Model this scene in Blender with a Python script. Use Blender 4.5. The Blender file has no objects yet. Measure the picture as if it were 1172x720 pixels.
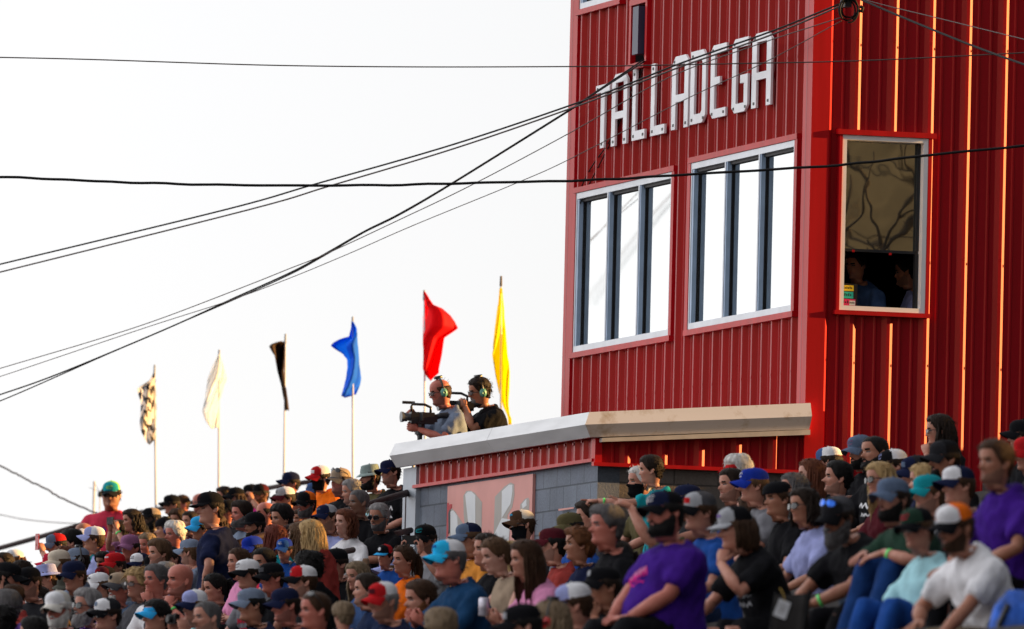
import bpy, bmesh, math, random
import numpy as np
from mathutils import Vector, Matrix, noise, bvhtree
R_ = math.radians
scene = bpy.context.scene
COL = scene.collection
rng = random.Random(7)
nrng = np.random.RandomState(5)

# ------------------------------------------------------------------ camera frame
FPX = 400.0 / 36.0 * 1172.0
PITCH, ROLL = math.atan(859 / FPX), 0.024
CAM = np.array([0.0, 0.0, 1.6])
_F = np.array([0, math.cos(PITCH), math.sin(PITCH)])
_R0 = np.array([1.0, 0, 0]); _U0 = np.array([0, -math.sin(PITCH), math.cos(PITCH)])
_U = math.cos(ROLL) * _U0 - math.sin(ROLL) * _R0
_R = math.cos(ROLL) * _R0 + math.sin(ROLL) * _U0
def ray(px, py):
    return _F * FPX + _R * (px - 586.0) - _U * (py - 360.0)
def at(px, py, D):
    return CAM + ray(px, py) * (D / FPX)
def proj(p):
    q = np.asarray(p, float) - CAM
    d = q @ _F
    return 586 + FPX * (q @ _R) / d, 360 - FPX * (q @ _U) / d, d
_h = ray(-3337, 1125)[:2]; _h = _h / np.linalg.norm(_h)
UD = np.array([_h[0], _h[1]])            # along the rows, away from the camera
VD = np.array([_h[1], -_h[0]])           # up the stand, to the right
ANG = math.atan2(VD[1], VD[0])
def W(v, u, z):
    p = v * VD + u * UD
    return np.array([p[0], p[1], z])
def on_v(px, py, v):                     # hit of a sight line with a plane of constant v -> (u, z, D)
    d = ray(px, py); dv = d[0] * VD[0] + d[1] * VD[1]
    t = v / dv
    p = CAM + d * t
    return p[:2] @ UD, p[2], t * FPX
def on_u(px, py, u):
    d = ray(px, py); du = d[0] * UD[0] + d[1] * UD[1]
    t = u / du
    p = CAM + d * t
    return p[:2] @ VD, p[2], t * FPX

# ------------------------------------------------------------------ materials
_M = {}
def new_mat(name):
    m = bpy.data.materials.new(name); m.use_nodes = True
    nt = m.node_tree
    return m, nt, nt.nodes['Principled BSDF']
def mat(name, col, rough=0.6, metal=0.0, spec=0.5, var=0.0, scale=6.0, bump=0.0, bscale=40.0, coat=0.0, stretch=None, emit=None, sheen=0.0):
    key = (name, tuple(round(c, 3) for c in col), rough, metal, var, bump, coat)
    if key in _M: return _M[key]
    m, nt, b = new_mat(name)
    b.inputs['Base Color'].default_value = (*col, 1)
    b.inputs['Roughness'].default_value = rough
    b.inputs['Metallic'].default_value = metal
    b.inputs['Specular IOR Level'].default_value = spec
    if coat: b.inputs['Coat Weight'].default_value = coat; b.inputs['Coat Roughness'].default_value = 0.12
    if sheen: b.inputs['Sheen Weight'].default_value = sheen
    m.diffuse_color = (*col, 1)
    if var or bump:
        tc = nt.nodes.new('ShaderNodeTexCoord')
        src = tc.outputs['Object']
        if stretch:
            mp = nt.nodes.new('ShaderNodeMapping'); mp.inputs['Scale'].default_value = stretch
            nt.links.new(src, mp.inputs['Vector']); src = mp.outputs['Vector']
    if var:
        n = nt.nodes.new('ShaderNodeTexNoise'); n.inputs['Scale'].default_value = scale; n.inputs['Detail'].default_value = 5
        nt.links.new(src, n.inputs['Vector'])
        r = nt.nodes.new('ShaderNodeValToRGB')
        r.color_ramp.elements[0].position = 0.3; r.color_ramp.elements[1].position = 0.7
        r.color_ramp.elements[0].color = (*[c * (1 - var) for c in col], 1)
        r.color_ramp.elements[1].color = (*[min(1, c * (1 + var)) for c in col], 1)
        nt.links.new(n.outputs['Fac'], r.inputs['Fac']); nt.links.new(r.outputs['Color'], b.inputs['Base Color'])
    if bump:
        n2 = nt.nodes.new('ShaderNodeTexNoise'); n2.inputs['Scale'].default_value = bscale; n2.inputs['Detail'].default_value = 4
        nt.links.new(src, n2.inputs['Vector'])
        bp = nt.nodes.new('ShaderNodeBump'); bp.inputs['Strength'].default_value = bump; bp.inputs['Distance'].default_value = 0.02
        nt.links.new(n2.outputs['Fac'], bp.inputs['Height']); nt.links.new(bp.outputs['Normal'], b.inputs['Normal'])
    _M[key] = m
    return m

# ------------------------------------------------------------------ mesh helpers
class MB:
    def __init__(s): s.v = []; s.f = []; s.m = []; s.n = 0
    def add(s, V, Fc, mi=0):
        V = np.asarray(V, float).reshape(-1, 3)
        s.v.append(V)
        o = s.n
        for f in Fc: s.f.append(tuple(i + o for i in f))
        if np.isscalar(mi): s.m += [mi] * len(Fc)
        else: s.m += list(mi)
        s.n += len(V)
    def box(s, lo, hi, mi=0):
        x0, y0, z0 = lo; x1, y1, z1 = hi
        V = [(x0,y0,z0),(x1,y0,z0),(x1,y1,z0),(x0,y1,z0),(x0,y0,z1),(x1,y0,z1),(x1,y1,z1),(x0,y1,z1)]
        s.add(V, [(0,3,2,1),(4,5,6,7),(0,1,5,4),(1,2,6,5),(2,3,7,6),(3,0,4,7)], mi)
    def tube(s, pts, rad, n=8, mi=0, caps=True):
        V, Fc = tube(pts, rad, n, caps); s.add(V, Fc, mi)
    def prism(s, poly, a0, a1, axis=0, mi=0):
        """poly: 2-D outline, pushed along axis from a0 to a1"""
        n = len(poly); V = []
        for a in (a0, a1):
            for p, q in poly:
                V.append({0: (a, p, q), 1: (p, a, q), 2: (p, q, a)}[axis])
        Fc = [tuple(range(n))[::-1], tuple(range(n, 2 * n))]
        for i in range(n):
            j = (i + 1) % n; Fc.append((i, j, n + j, n + i))
        s.add(V, Fc, mi)
    def mesh(s, name, mats, smooth=False):
        me = bpy.data.meshes.new(name)
        V = np.concatenate(s.v) if s.v else np.zeros((0, 3))
        me.from_pydata(V.tolist(), [], s.f)
        for m in (mats if isinstance(mats, (list, tuple)) else [mats]): me.materials.append(m)
        if any(s.m): me.polygons.foreach_set('material_index', s.m)
        if smooth: me.polygons.foreach_set('use_smooth', [True] * len(me.polygons))
        me.update()
        return me
    def build(s, name, mats, parent=None, smooth=False, fix=True):
        me = s.mesh(name, mats, smooth)
        if fix:
            bm = bmesh.new(); bm.from_mesh(me); bmesh.ops.recalc_face_normals(bm, faces=bm.faces); bm.to_mesh(me); bm.free()
        return link(name, me, parent)
def tube(pts, rad, n=8, caps=True):
    P = np.asarray(pts, float); k = len(P)
    rad = np.broadcast_to(np.asarray(rad, float), (k,)) if np.ndim(rad) < 2 else np.asarray(rad, float)
    T = np.gradient(P, axis=0); T /= np.linalg.norm(T, axis=1)[:, None] + 1e-12
    a = np.array([0, 0, 1.0]) if abs(T[0, 2]) < 0.9 else np.array([1.0, 0, 0])
    x = np.cross(a, T[0]); x /= np.linalg.norm(x)
    V = []
    th = np.arange(n) * 2 * math.pi / n
    for i in range(k):
        x = x - T[i] * (x @ T[i]); x /= np.linalg.norm(x) + 1e-12
        y = np.cross(T[i], x)
        r = rad[i]
        rx, ry = (r, r) if np.isscalar(r) or np.ndim(r) == 0 else (r[0], r[1])
        V.append(P[i] + np.cos(th)[:, None] * x * rx + np.sin(th)[:, None] * y * ry)
    Fc = []
    for i in range(k - 1):
        for j in range(n):
            q = (j + 1) % n
            Fc.append((i * n + j, i * n + q, (i + 1) * n + q, (i + 1) * n + j))
    if caps:
        Fc.append(tuple(range(n))[::-1]); Fc.append(tuple(range((k - 1) * n, k * n)))
    return np.concatenate(V), Fc
def link(name, me, parent=None):
    o = bpy.data.objects.new(name, me); COL.objects.link(o)
    if parent is not None: o.parent = parent
    return o
def tag(o, label=None, cat=None, group=None, kind=None):
    if label: o['label'] = label
    if cat: o['category'] = cat
    if group: o['group'] = group
    if kind: o['kind'] = kind
    return o
def empty(name, loc=(0, 0, 0), rz=0.0, parent=None):
    o = bpy.data.objects.new(name, None); COL.objects.link(o)
    o.location = loc; o.rotation_euler = (0, 0, rz); o.empty_display_size = 0.2
    if parent is not None: o.parent = parent
    return o

# ------------------------------------------------------------------ render, camera, light
scene.render.engine = 'CYCLES'
cd = bpy.data.cameras.new('camera'); cam = bpy.data.objects.new('camera', cd); COL.objects.link(cam)
cd.lens = 400; cd.sensor_width = 36; cd.sensor_fit = 'HORIZONTAL'; cd.clip_start = 0.5; cd.clip_end = 5000
M3 = Matrix(((_R[0], _U[0], -_F[0]), (_R[1], _U[1], -_F[1]), (_R[2], _U[2], -_F[2])))
cam.matrix_world = Matrix.Translation(Vector(CAM)) @ M3.to_4x4()
cd.dof.use_dof = True; cd.dof.focus_distance = 99.0; cd.dof.aperture_fstop = 6.0
scene.camera = cam

SUN_EL = R_(10)
sun_h = VD * math.cos(R_(5)) - UD * math.sin(R_(5))        # horizontal direction towards the sun
sun_az = math.atan2(sun_h[0], sun_h[1])                     # clockwise from +Y
world = bpy.data.worlds.new('World'); scene.world = world; world.use_nodes = True
wn = world.node_tree
bg = wn.nodes['Background']
sky = wn.nodes.new('ShaderNodeTexSky'); sky.sky_type = 'NISHITA'; sky.sun_disc = False
sky.sun_elevation = SUN_EL; sky.sun_rotation = sun_az
sky.air_density = 1.0; sky.dust_density = 0.7; sky.ozone_density = 1.0
# a bright thin veil over the blue: strongest low in the view direction and to the left, weaker overhead and behind
def wnode(t, **k):
    n = wn.nodes.new(t)
    for a, b in k.items(): setattr(n, a, b)
    return n
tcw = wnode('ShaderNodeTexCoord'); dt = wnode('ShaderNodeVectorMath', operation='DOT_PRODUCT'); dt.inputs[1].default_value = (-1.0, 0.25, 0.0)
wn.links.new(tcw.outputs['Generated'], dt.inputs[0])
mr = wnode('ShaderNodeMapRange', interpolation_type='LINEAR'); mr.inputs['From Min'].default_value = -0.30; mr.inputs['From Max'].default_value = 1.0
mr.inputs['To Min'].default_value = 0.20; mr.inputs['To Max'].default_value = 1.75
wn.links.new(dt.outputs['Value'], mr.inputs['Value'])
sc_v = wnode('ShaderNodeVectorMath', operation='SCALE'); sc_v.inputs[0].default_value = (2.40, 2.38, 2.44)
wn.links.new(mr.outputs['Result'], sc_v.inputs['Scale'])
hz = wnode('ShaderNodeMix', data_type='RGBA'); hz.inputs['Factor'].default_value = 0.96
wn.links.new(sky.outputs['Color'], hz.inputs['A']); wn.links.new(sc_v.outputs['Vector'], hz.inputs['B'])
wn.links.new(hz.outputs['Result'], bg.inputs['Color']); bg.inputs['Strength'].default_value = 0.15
sl = bpy.data.lights.new('sun', 'SUN'); so = bpy.data.objects.new('sun', sl); COL.objects.link(so)
sl.energy = 5.0; sl.angle = R_(0.5); sl.color = (1.0, 0.57, 0.20)
sd = Vector((sun_h[0] * math.cos(SUN_EL), sun_h[1] * math.cos(SUN_EL), math.sin(SUN_EL)))
so.rotation_euler = sd.to_track_quat('Z', 'Y').to_euler(); so.location = (60, 40, 60)
scene.view_settings.view_transform = 'Standard'; scene.view_settings.look = 'None'
scene.view_settings.exposure = EXPO = 1.6; scene.view_settings.gamma = 1.0
scene.view_settings.use_curve_mapping = False
scene.cycles.max_bounces = 6
scene.cycles.use_denoising = True
# ------------------------------------------------------------------ terrain and terrace
_HV = [0, 8, 15, 17, 21, 28, 34, 38, 45]
_HZ = [1.9, 2.95, 4.0, 4.3, 4.95, 6.4, 7.87, 8.85, 10.5]
def headplane(v): return float(np.interp(v, _HV, _HZ))
PITCHV = 0.8
def row_tread(k): return headplane(k * PITCHV) - 1.19

m_conc = mat('terrace_concrete', (0.045, 0.04, 0.038), 0.95, var=0.3, scale=3, bump=0.3)
m_ground = mat('track_clay', (0.16, 0.09, 0.06), 0.95, var=0.3, scale=0.6, bump=0.4, bscale=8)
g = MB(); g.add([(-900, -500, 0), (900, -500, 0), (900, 2500, 0), (-900, 2500, 0)], [(0, 1, 2, 3)])
tag(g.build('ground', m_ground), kind='structure')

# ------------------------------------------------------------------ red tower
VC, UC = None, None
p0 = at(930.0, 240.0, 100.0)
VC = float(p0[:2] @ VD); UC = float(p0[:2] @ UD)
def LF(px, py):                      # left face pixel -> local (y, z)
    u, z, _ = on_v(px, py, VC); return u - UC, z
def RF(px, py):                      # right face pixel -> local (x, z)
    v, z, _ = on_u(px, py, UC); return v - VC, z
bo = W(VC, UC, 0)

def paint(name, col, rough, coat):
    m, nt, b = new_mat(name)
    b.inputs['Specular IOR Level'].default_value = 0.30; b.inputs['Specular Tint'].default_value = (1, .50, .24, 1)
    tc = nt.nodes.new('ShaderNodeTexCoord'); mp = nt.nodes.new('ShaderNodeMapping'); mp.inputs['Scale'].default_value = (6, 6, 0.35)
    nt.links.new(tc.outputs['Object'], mp.inputs['Vector'])
    n = nt.nodes.new('ShaderNodeTexNoise'); n.inputs['Scale'].default_value = 1.5; n.inputs['Detail'].default_value = 6
    nt.links.new(mp.outputs['Vector'], n.inputs['Vector'])
    r = nt.nodes.new('ShaderNodeValToRGB')
    r.color_ramp.elements[0].position = 0.25; r.color_ramp.elements[1].position = 0.75
    r.color_ramp.elements[0].color = (*[c * 0.8 for c in col], 1); r.color_ramp.elements[1].color = (*[c * 1.12 for c in col], 1)
    nt.links.new(n.outputs['Fac'], r.inputs['Fac']); nt.links.new(r.outputs['Color'], b.inputs['Base Color'])
    b.inputs['Roughness'].default_value = rough; b.inputs['Coat Weight'].default_value = coat; b.inputs['Coat Roughness'].default_value = 0.15
    return m
m_red = paint('red_siding_paint', (0.33, 0.004, 0.014), 0.38, 0.0)
m_redtrim = paint('red_trim_paint', (0.46, 0.005, 0.013), 0.42, 0.0)
m_screw = mat('screw_head', (0.02, 0.015, 0.015), 0.5)
m_white = mat('white_letter_paint', (0.82, 0.83, 0.86), 0.5, var=0.05)
m_alu = mat('window_aluminium', (0.55, 0.58, 0.62), 0.35, metal=0.3, var=0.08)
m_blue = mat('window_jamb_metal', (0.26, 0.36, 0.50), 0.4, metal=0.2, var=0.1)
m_gasket = mat('gasket_rubber', (0.008, 0.009, 0.012), 0.6)
m_dark = mat('interior_dark', (0.012, 0.010, 0.012), 0.8)
def glassmat(name, col, bumpv, rough=.05):
    m, nt, b = new_mat(name)
    b.inputs['Base Color'].default_value = (*col, 1); b.inputs['Metallic'].default_value = 1.0; b.inputs['Roughness'].default_value = rough
    if bumpv:
        tc = nt.nodes.new('ShaderNodeTexCoord'); n = nt.nodes.new('ShaderNodeTexNoise'); n.inputs['Scale'].default_value = 3.0; n.inputs['Detail'].default_value = 1
        nt.links.new(tc.outputs['Object'], n.inputs['Vector'])
        bp = nt.nodes.new('ShaderNodeBump'); bp.inputs['Strength'].default_value = bumpv; bp.inputs['Distance'].default_value = 0.02
        nt.links.new(n.outputs['Fac'], bp.inputs['Height']); nt.links.new(bp.outputs['Normal'], b.inputs['Normal'])
    return m
m_mirror = glassmat('sky_mirror_glass', (0.60, 0.615, 0.61), 0.004)
m_tint = glassmat('tinted_glass', (0.36, 0.37, 0.33), 0.035, .012)

def rib_profile(a0, a1, pitch, phase, h=0.036, bw=0.108, tw=0.03, minors=True):
    """list of (a, height) break points of a ribbed sheet"""
    P = [(a0, 0.0)]
    k = math.floor((a0 - phase) / pitch) - 1
    while True:
        c = phase + k * pitch; k += 1
        if c - bw / 2 > a1: break
        pts = [(c - bw / 2, 0), (c - tw / 2, h), (c + tw / 2, h), (c + bw / 2, 0)]
        if minors:
            for f in (0.333, 0.667):
                q = c + pitch * f; pts += [(q - 0.018, 0), (q - 0.007, 0.010), (q + 0.007, 0.010), (q + 0.018, 0)]
        for p in pts:
            if a0 < p[0] < a1: P.append(p)
    P.append((a1, 0.0))
    return P
def ribbed(mb, side, a0, a1, zb, zt, pitch, phase, holes=(), minors=True, off=0.0, h=0.032, **kw):
    """side 'L': plane x = -off, along y; side 'R': plane y = -off, along x. zb, zt are numbers or functions of a"""
    fb = zb if callable(zb) else (lambda a: zb)
    ft = zt if callable(zt) else (lambda a: zt)
    P = rib_profile(a0, a1, pitch, phase, h=h, minors=minors, **kw)
    A = [p[0] for p in P]; H = [p[1] for p in P]
    br = sorted(set(A + [e for (x0, x1, _, _) in holes for e in (x0, x1) if a0 < e < a1]))
    hh = np.interp(br, A, H)
    for i in range(len(br) - 1):
        b0, b1 = br[i], br[i + 1]
        if b1 - b0 < 1e-6: continue
        mid = (b0 + b1) / 2
        spans = [(None, None)]
        cuts = sorted([(z0, z1) for (x0, x1, z0, z1) in holes if x0 < mid < x1])
        segs = []; lo = None
        for z0, z1 in cuts: segs.append((lo, z0)); lo = z1
        segs.append((lo, None))
        for s0, s1 in segs:
            q = []
            for (b, hgt, top) in ((b0, hh[i], 0), (b1, hh[i + 1], 0), (b1, hh[i + 1], 1), (b0, hh[i], 1)):
                z = (ft(b) if s1 is None else s1) if top else (fb(b) if s0 is None else s0)
                q.append((-(off + hgt), b, z) if side == 'L' else (b, -(off + hgt), z))
            mb.add(q, [(0, 1, 2, 3)])
def screws(mb, side, alist, zlist, off=0.040):
    for a in alist:
        for z in zlist:
            z2 = z + rng.uniform(-.01, .01)
            if side == 'L': mb.box((-off - .008, a - .012, z2 - .012), (-off + .004, a + .012, z2 + .012))
            else: mb.box((a - .010, -off - .008, z2 - .010), (a + .010, -off + .004, z2 + .010))

tower = tag(empty('tower', bo, ANG), 'red ribbed metal press tower with white lettering above the grandstand', 'tower')
ztop = LF(660, -40)[1] + 1.2
yl = LF(649, 400)[0]                                        # far end of the left face
zb_tower = LF(660, 478)[1] - 0.35
xr = RF(1172, 300)[0] + 4.5                                  # right end, past the frame
# windows on the left face
def lrect(xl, yt_l, xr_, yt_r, yb_l, yb_r):
    a1 = LF(xl, (yt_l + yb_l) / 2)[0]; a0 = LF(xr_, (yt_r + yb_r) / 2)[0]
    zt = (LF(xl, yt_l)[1] + LF(xr_, yt_r)[1]) / 2; zb = (LF(xl, yb_l)[1] + LF(xr_, yb_r)[1]) / 2
    return a0, a1, zb, zt
WA = lrect(663.5, 223, 773, 197, 401, 386)
WB = lrect(795, 192, 914, 157, 378, 355)
WT = lrect(671, -140, 716, -150, 9, 0)
NI = lrect(728, 8, 744, 3, 75, 69)
holesL = [WA, WB, WT, NI]
wl = MB()
ribbed(wl, 'L', 0.05, yl - 0.05, zb_tower, ztop, 0.285, 0.10, holes=holesL, h=.046)
screws(wl, 'L', [0.10 + .285 * k for k in range(1, int(yl / .285))], [zb_tower + .45, LF(910, 60)[1] - .05, ztop - 0.9])
part = wl.build('siding', m_red, tower, fix=False); part['label'] = 'shaded left siding'
# right face
wr_ = MB()
x0w, zt_w = RF(961, 155.5); x1w = RF(1058.5, 257)[0]; zb_w = RF(1006, 357)[1]; zt_w = RF(1010, 157)[1]
x0w = RF(960.5, 256)[0]
holesR = [(x0w, x1w, zb_w, zt_w)]
ph_r = RF(982.5, 20)[0]; pr = (RF(1151, 60)[0] - RF(983, 60)[0]) / 4
ribbed(wr_, 'R', RF(947, 250)[0], xr, 3.0, ztop, pr, ph_r - 0.012, holes=holesR)
screws(wr_, 'R', [ph_r - 0.012 + pr * k for k in range(0, 7)], [RF(1000, 45)[1], RF(1000, 290)[1], RF(1000, 410)[1]])
wr_.build('siding', m_red, tower, fix=False)['label'] = 'sunlit right siding'
# corner trim: an L of sheet metal standing a little proud
tr = MB()
xt = RF(946.5, 250)[0]
tr.prism([(-0.045, 0.20), (-0.045, -0.05), (xt - .012, -0.05), (xt + .022, -0.004), (0.0, -0.004), (0.0, 0.0), (-0.004, 0.20)], zb_tower + 0.08, ztop, axis=2)
tr.build('corner_trim', m_redtrim, tower)
tr = MB(); tr.box((-0.0445, -0.0495, 3.0), (xt - 0.001, -0.006, zb_tower + 0.08)); tr.build('corner_trim', m_redtrim, tower)
tr = MB(); tr.box((-0.045, yl - 0.24, zb_tower), (0.05, yl, ztop)); tr.build('corner_trim', m_redtrim, tower)
# inner core so the sheets are not paper-thin and nothing shows through
co = MB()
cy0, cx1 = 0.16, xr - 0.02
holes_core = holesL
def slab_with_holes(mb, axis, c0, c1, a0, a1, z0, z1, holes):
    xs = sorted(set([a0, a1] + [h for q in holes for h in q[:2]])); zs = sorted(set([z0, z1] + [h for q in holes for h in q[2:]]))
    xs = [x for x in xs if a0 <= x <= a1]; zs = [z for z in zs if z0 <= z <= z1]
    for i in range(len(xs) - 1):
        for j in range(len(zs) - 1):
            mx, mz = (xs[i] + xs[i+1]) / 2, (zs[j] + zs[j+1]) / 2
            if any(q[0] < mx < q[1] and q[2] < mz < q[3] for q in holes): continue
            if axis == 'L': mb.box((c0, xs[i], zs[j]), (c1, xs[i+1], zs[j+1]))
            else: mb.box((xs[i], c0, zs[j]), (xs[i+1], c1, zs[j+1]))
slab_with_holes(co, 'L', 0.004, 0.16, 0.16, yl, zb_tower, ztop, holesL)
slab_with_holes(co, 'R', 0.004, 0.16, 0.004, xr, 3.0, ztop, holesR)
co.box((0.17, yl - 0.15, zb_tower), (xr, yl, ztop)); co.box((xr - 0.15, 0.17, 3.0), (xr, yl - 0.16, ztop))
co.box((0.17, 0.17, ztop - 0.2), (xr - 0.16, yl - 0.16, ztop))
co.box((0.17, 0.17, zb_w - 1.3), (xr - 0.16, yl - 0.16, zb_w - 1.15))
co.build('wall_core', m_dark, tower)
# left-face windows
def left_window(rect, n=3):
    a0, a1, z0, z1 = rect
    root = MB(); fw = 0.055
    # outer frame, standing 2 cm proud, reveals 12 cm deep
    root.box((-0.050, a0, z1 - fw), (0.15, a1, z1)); root.box((-0.050, a0, z0), (0.15, a1, z0 + fw))
    root.box((-0.050, a0, z0 + fw), (0.15, a0 + .03, z1 - fw)); root.box((-0.050, a1 - .03, z0 + fw), (0.15, a1, z1 - fw))
    wdw = root.build('window', m_alu, tower)
    w = (a1 - a0 - 0.06) / n
    gl = MB()
    for k in range(n):
        b0, b1 = a0 + 0.03 + k * w, a0 + 0.03 + (k + 1) * w
        gl = MB(); gl.box((0.012, b0 + .006, z0 + fw - .004), (0.020, b1 - .06, z1 - fw + .004)); gl.build('pane', m_mirror, wdw)
        j = MB()                                            # jamb at the far side of each opening, two channels and a gasket
        j.box((-0.046, b1 - 0.055, z0 + fw + .002), (-0.006, b1 - .004, z1 - fw - .002))
        j.build('jamb', m_blue, wdw)
        q = MB(); q.box((-0.0055, b1 - 0.050, z0 + fw + .003), (0.0115, b1 - .006, z1 - fw - .003)); q.build('gasket', m_gasket, wdw)
        if k: 
            ml = MB(); ml.box((-0.052, b0 - 0.020, z0 + fw), (-0.047, b0 + 0.012, z1 - fw)); ml.build('mullion', m_alu, wdw)
    hd = MB(); hd.box((-0.02, a0 + .03, z1 - fw - .028), (0.011, a1 - .03, z1 - fw - .001)); hd.build('head_shade', m_gasket, wdw)  # black strip standing in for the shadow under the window head
    t = MB()                                                # red flashing round the window
    e = 0.08; ez = .055
    t.box((-0.062, a0 - e, z1 + .004), (-0.002, a1 + e, z1 + ez)); t.box((-0.070, a0 - e, z0 - ez), (-0.002, a1 + e, z0 - .004))
    t.box((-0.056, a0 - e, z0 - .003), (-0.002, a0 - .004, z1 + .003)); t.box((-0.056, a1 + .004, z0 - .003), (-0.002, a1 + e, z1 + .003))
    t.build('window_trim', m_redtrim, wdw)
left_window(WA); left_window(WB)
left_window(WT, 1)
# niche with the dark blue speaker box
a0, a1, z0, z1 = NI
t = MB(); e = .06
t.box((-0.055, a0 - e, z1 + .003), (-.002, a1 + e, z1 + e)); t.box((-0.075, a0 - e, z0 - e), (-.002, a1 + e, z0 - .003))
t.box((-0.052, a1 + .003, z0 - .002), (-.002, a1 + e, z1 + .002)); t.box((-0.052, a0 - e, z0 - .002), (-.002, a0 - .003, z1 + .002))
t.build('niche_trim', m_redtrim, tower)
m_navybox = mat('navy_box_paint', (0.035, 0.04, 0.085), 0.45, var=0.15)
s = MB(); ym = a0 + (a1 - a0) * .40
s.box((-0.10, a0 + .05, z0 + .07), (0.10, ym + .05, z1 - .03))
sb = s.build('loudspeaker', [m_navybox, m_gasket], None)
s = MB(); s.box((-0.104, a0 + .12, z0 + .75), (-0.1005, ym - .02, z0 + .82)); s.build('port', m_gasket, sb)
sb.location = bo; sb.rotation_euler = (0, 0, ANG)
tag(sb, 'narrow dark blue box mounted in the slot above the letters', 'loudspeaker')
b_ = MB(); b_.box((0.0, a0, z0), (0.15, a1, z1)); 
b_ = MB(); b_.box((0.13, a0 - .01, z0 - .01), (0.158, a1 + .01, z1 + .01)); b_.build('niche_back', m_dark, tower)

# right window
t = MB(); e = .05
t.box((x0w - .05, -0.070, zt_w + .003), (x1w + .07, -.002, zt_w + .050)); t.box((x0w - .045, -0.07, zb_w - .040), (x1w + .045, -.002, zb_w - .003))
t.box((x0w - .030, -0.06, zb_w - .002), (x0w - .003, -.002, zt_w + .002)); t.box((x1w + .003, -0.055, zb_w - .002), (x1w + .035, -.002, zt_w + .002))
fr = MB(); fw = .04
fr.box((x0w, -.05, zt_w - fw), (x1w, .15, zt_w)); fr.box((x0w, -.05, zb_w), (x1w, .15, zb_w + fw)); fr.box((x0w, -.05, zb_w + fw), (x0w + fw, .15, zt_w - fw)); fr.box((x1w - fw, -.05, zb_w + fw), (x1w, .15, zt_w - fw))
m_winw = mat('white_vinyl', (0.85, 0.84, 0.85), 0.4, var=0.04)
rw = fr.build('window', m_winw, tower); rw['label'] = 'tall white framed window'
t.build('window_trim', m_redtrim, rw)
zmid = RF(1006, 287)[1]
q = MB(); q.box((x0w + fw - .004, .07, zmid), (x1w - fw + .004, .078, zt_w - fw + .004)); q.build('pane', m_tint, rw)
q = MB(); q.box((x0w + fw, .05, zmid - .012), (x1w - fw, .085, zmid + .012)); q.box((x1w - fw - .03, .03, zb_w + fw), (x1w - fw - .001, .09, zmid - .013)); q.box((x1w - fw - .03, .03, zmid + .013), (x1w - fw - .001, .066, zt_w - fw)); q.build('sash', m_gasket, rw)

# letters
LET = {
 'T': [('b', 0, .86, 1, 1), ('b', .36, 0, .64, .86)],
}
def letter_polys(ch):
    c = .16; w = .24; h = .11                                # chamfer, stroke width, bar height (fraction of the letter box)
    if ch == 'T': return [[(0, .88), (1, .88), (1, 1), (0, 1)], [(.38, 0), (.66, 0), (.66, .88), (.38, .88)]]
    if ch == 'L': return [[(0, 0), (.26, 0), (.26, 1), (0, 1)], [(.26, 0), (1, 0), (1, .13), (.26, .13)]]
    if ch == 'A': return [[(0, 0), (.24, 0), (.24, .84), (.24, .88), (.76, .88), (.76, .84), (.76, 0), (1, 0), (1, .90), (.80, 1), (.2, 1), (0, .90)], [(.24, .37), (.76, .37), (.76, .47), (.24, .47)]]
    if ch == 'D': return [[(0, 0), (.80, 0), (1, .10), (1, .90), (.80, 1), (0, 1), (0, .87), (.68, .87), (.76, .83), (.76, .17), (.68, .13), (.26, .13), (.26, .868), (0, .868)]]
    if ch == 'E': return [[(0, .08), (.16, 0), (1, 0), (1, .12), (.26, .12), (.26, .45), (.6, .45), (.6, .56), (.26, .56), (.26, .88), (1, .88), (1, 1), (.16, 1), (0, .92)]]
    if ch == 'G': return [[(0, .08), (.18, 0), (.82, 0), (1, .08), (1, .50), (.52, .50), (.52, .39), (.76, .39), (.76, .12), (.26, .12), (.26, .88), (1, .88), (1, 1), (.16, 1), (0, .92)]]
from mathutils.geometry import tessellate_polygon
def extrude_poly(mb, poly, x0, x1, mi=0):
    """outline of (y, z) points pushed along x, faces triangulated so that concave outlines fill"""
    n = len(poly); V = [(x0, a, b) for a, b in poly] + [(x1, a, b) for a, b in poly]
    tri = tessellate_polygon([[Vector((a, b, 0)) for a, b in poly]])
    Fc = [tuple(t_) for t_ in tri] + [tuple(i + n for i in t_)[::-1] for t_ in tri]
    for i in range(n):
        j = (i + 1) % n; Fc.append((i, j, n + j, n + i))
    mb.add(V, Fc, mi)
zx = lambda X, Y: (640 + X / 3.6, Y / 3.6)
BOX = [('T', 183, 238, 340, 360, 620, 600), ('A', 250, 313, 308, 300, 604, 590), ('L', 335, 388, 292, 275, 582, 568), ('L', 412, 470, 268, 250, 562, 548),
       ('A', 498, 566, 235, 226, 537, 522), ('D', 575, 638, 218, 200, 516, 500), ('E', 658, 722, 192, 176, 491, 476), ('G', 747, 812, 168, 150, 470, 455), ('A', 829, 908, 140, 130, 446, 432)]
sgn = tag(empty('letter_sign', bo, ANG), 'large white TALLADEGA letters mounted on the red tower wall', 'sign')
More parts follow.
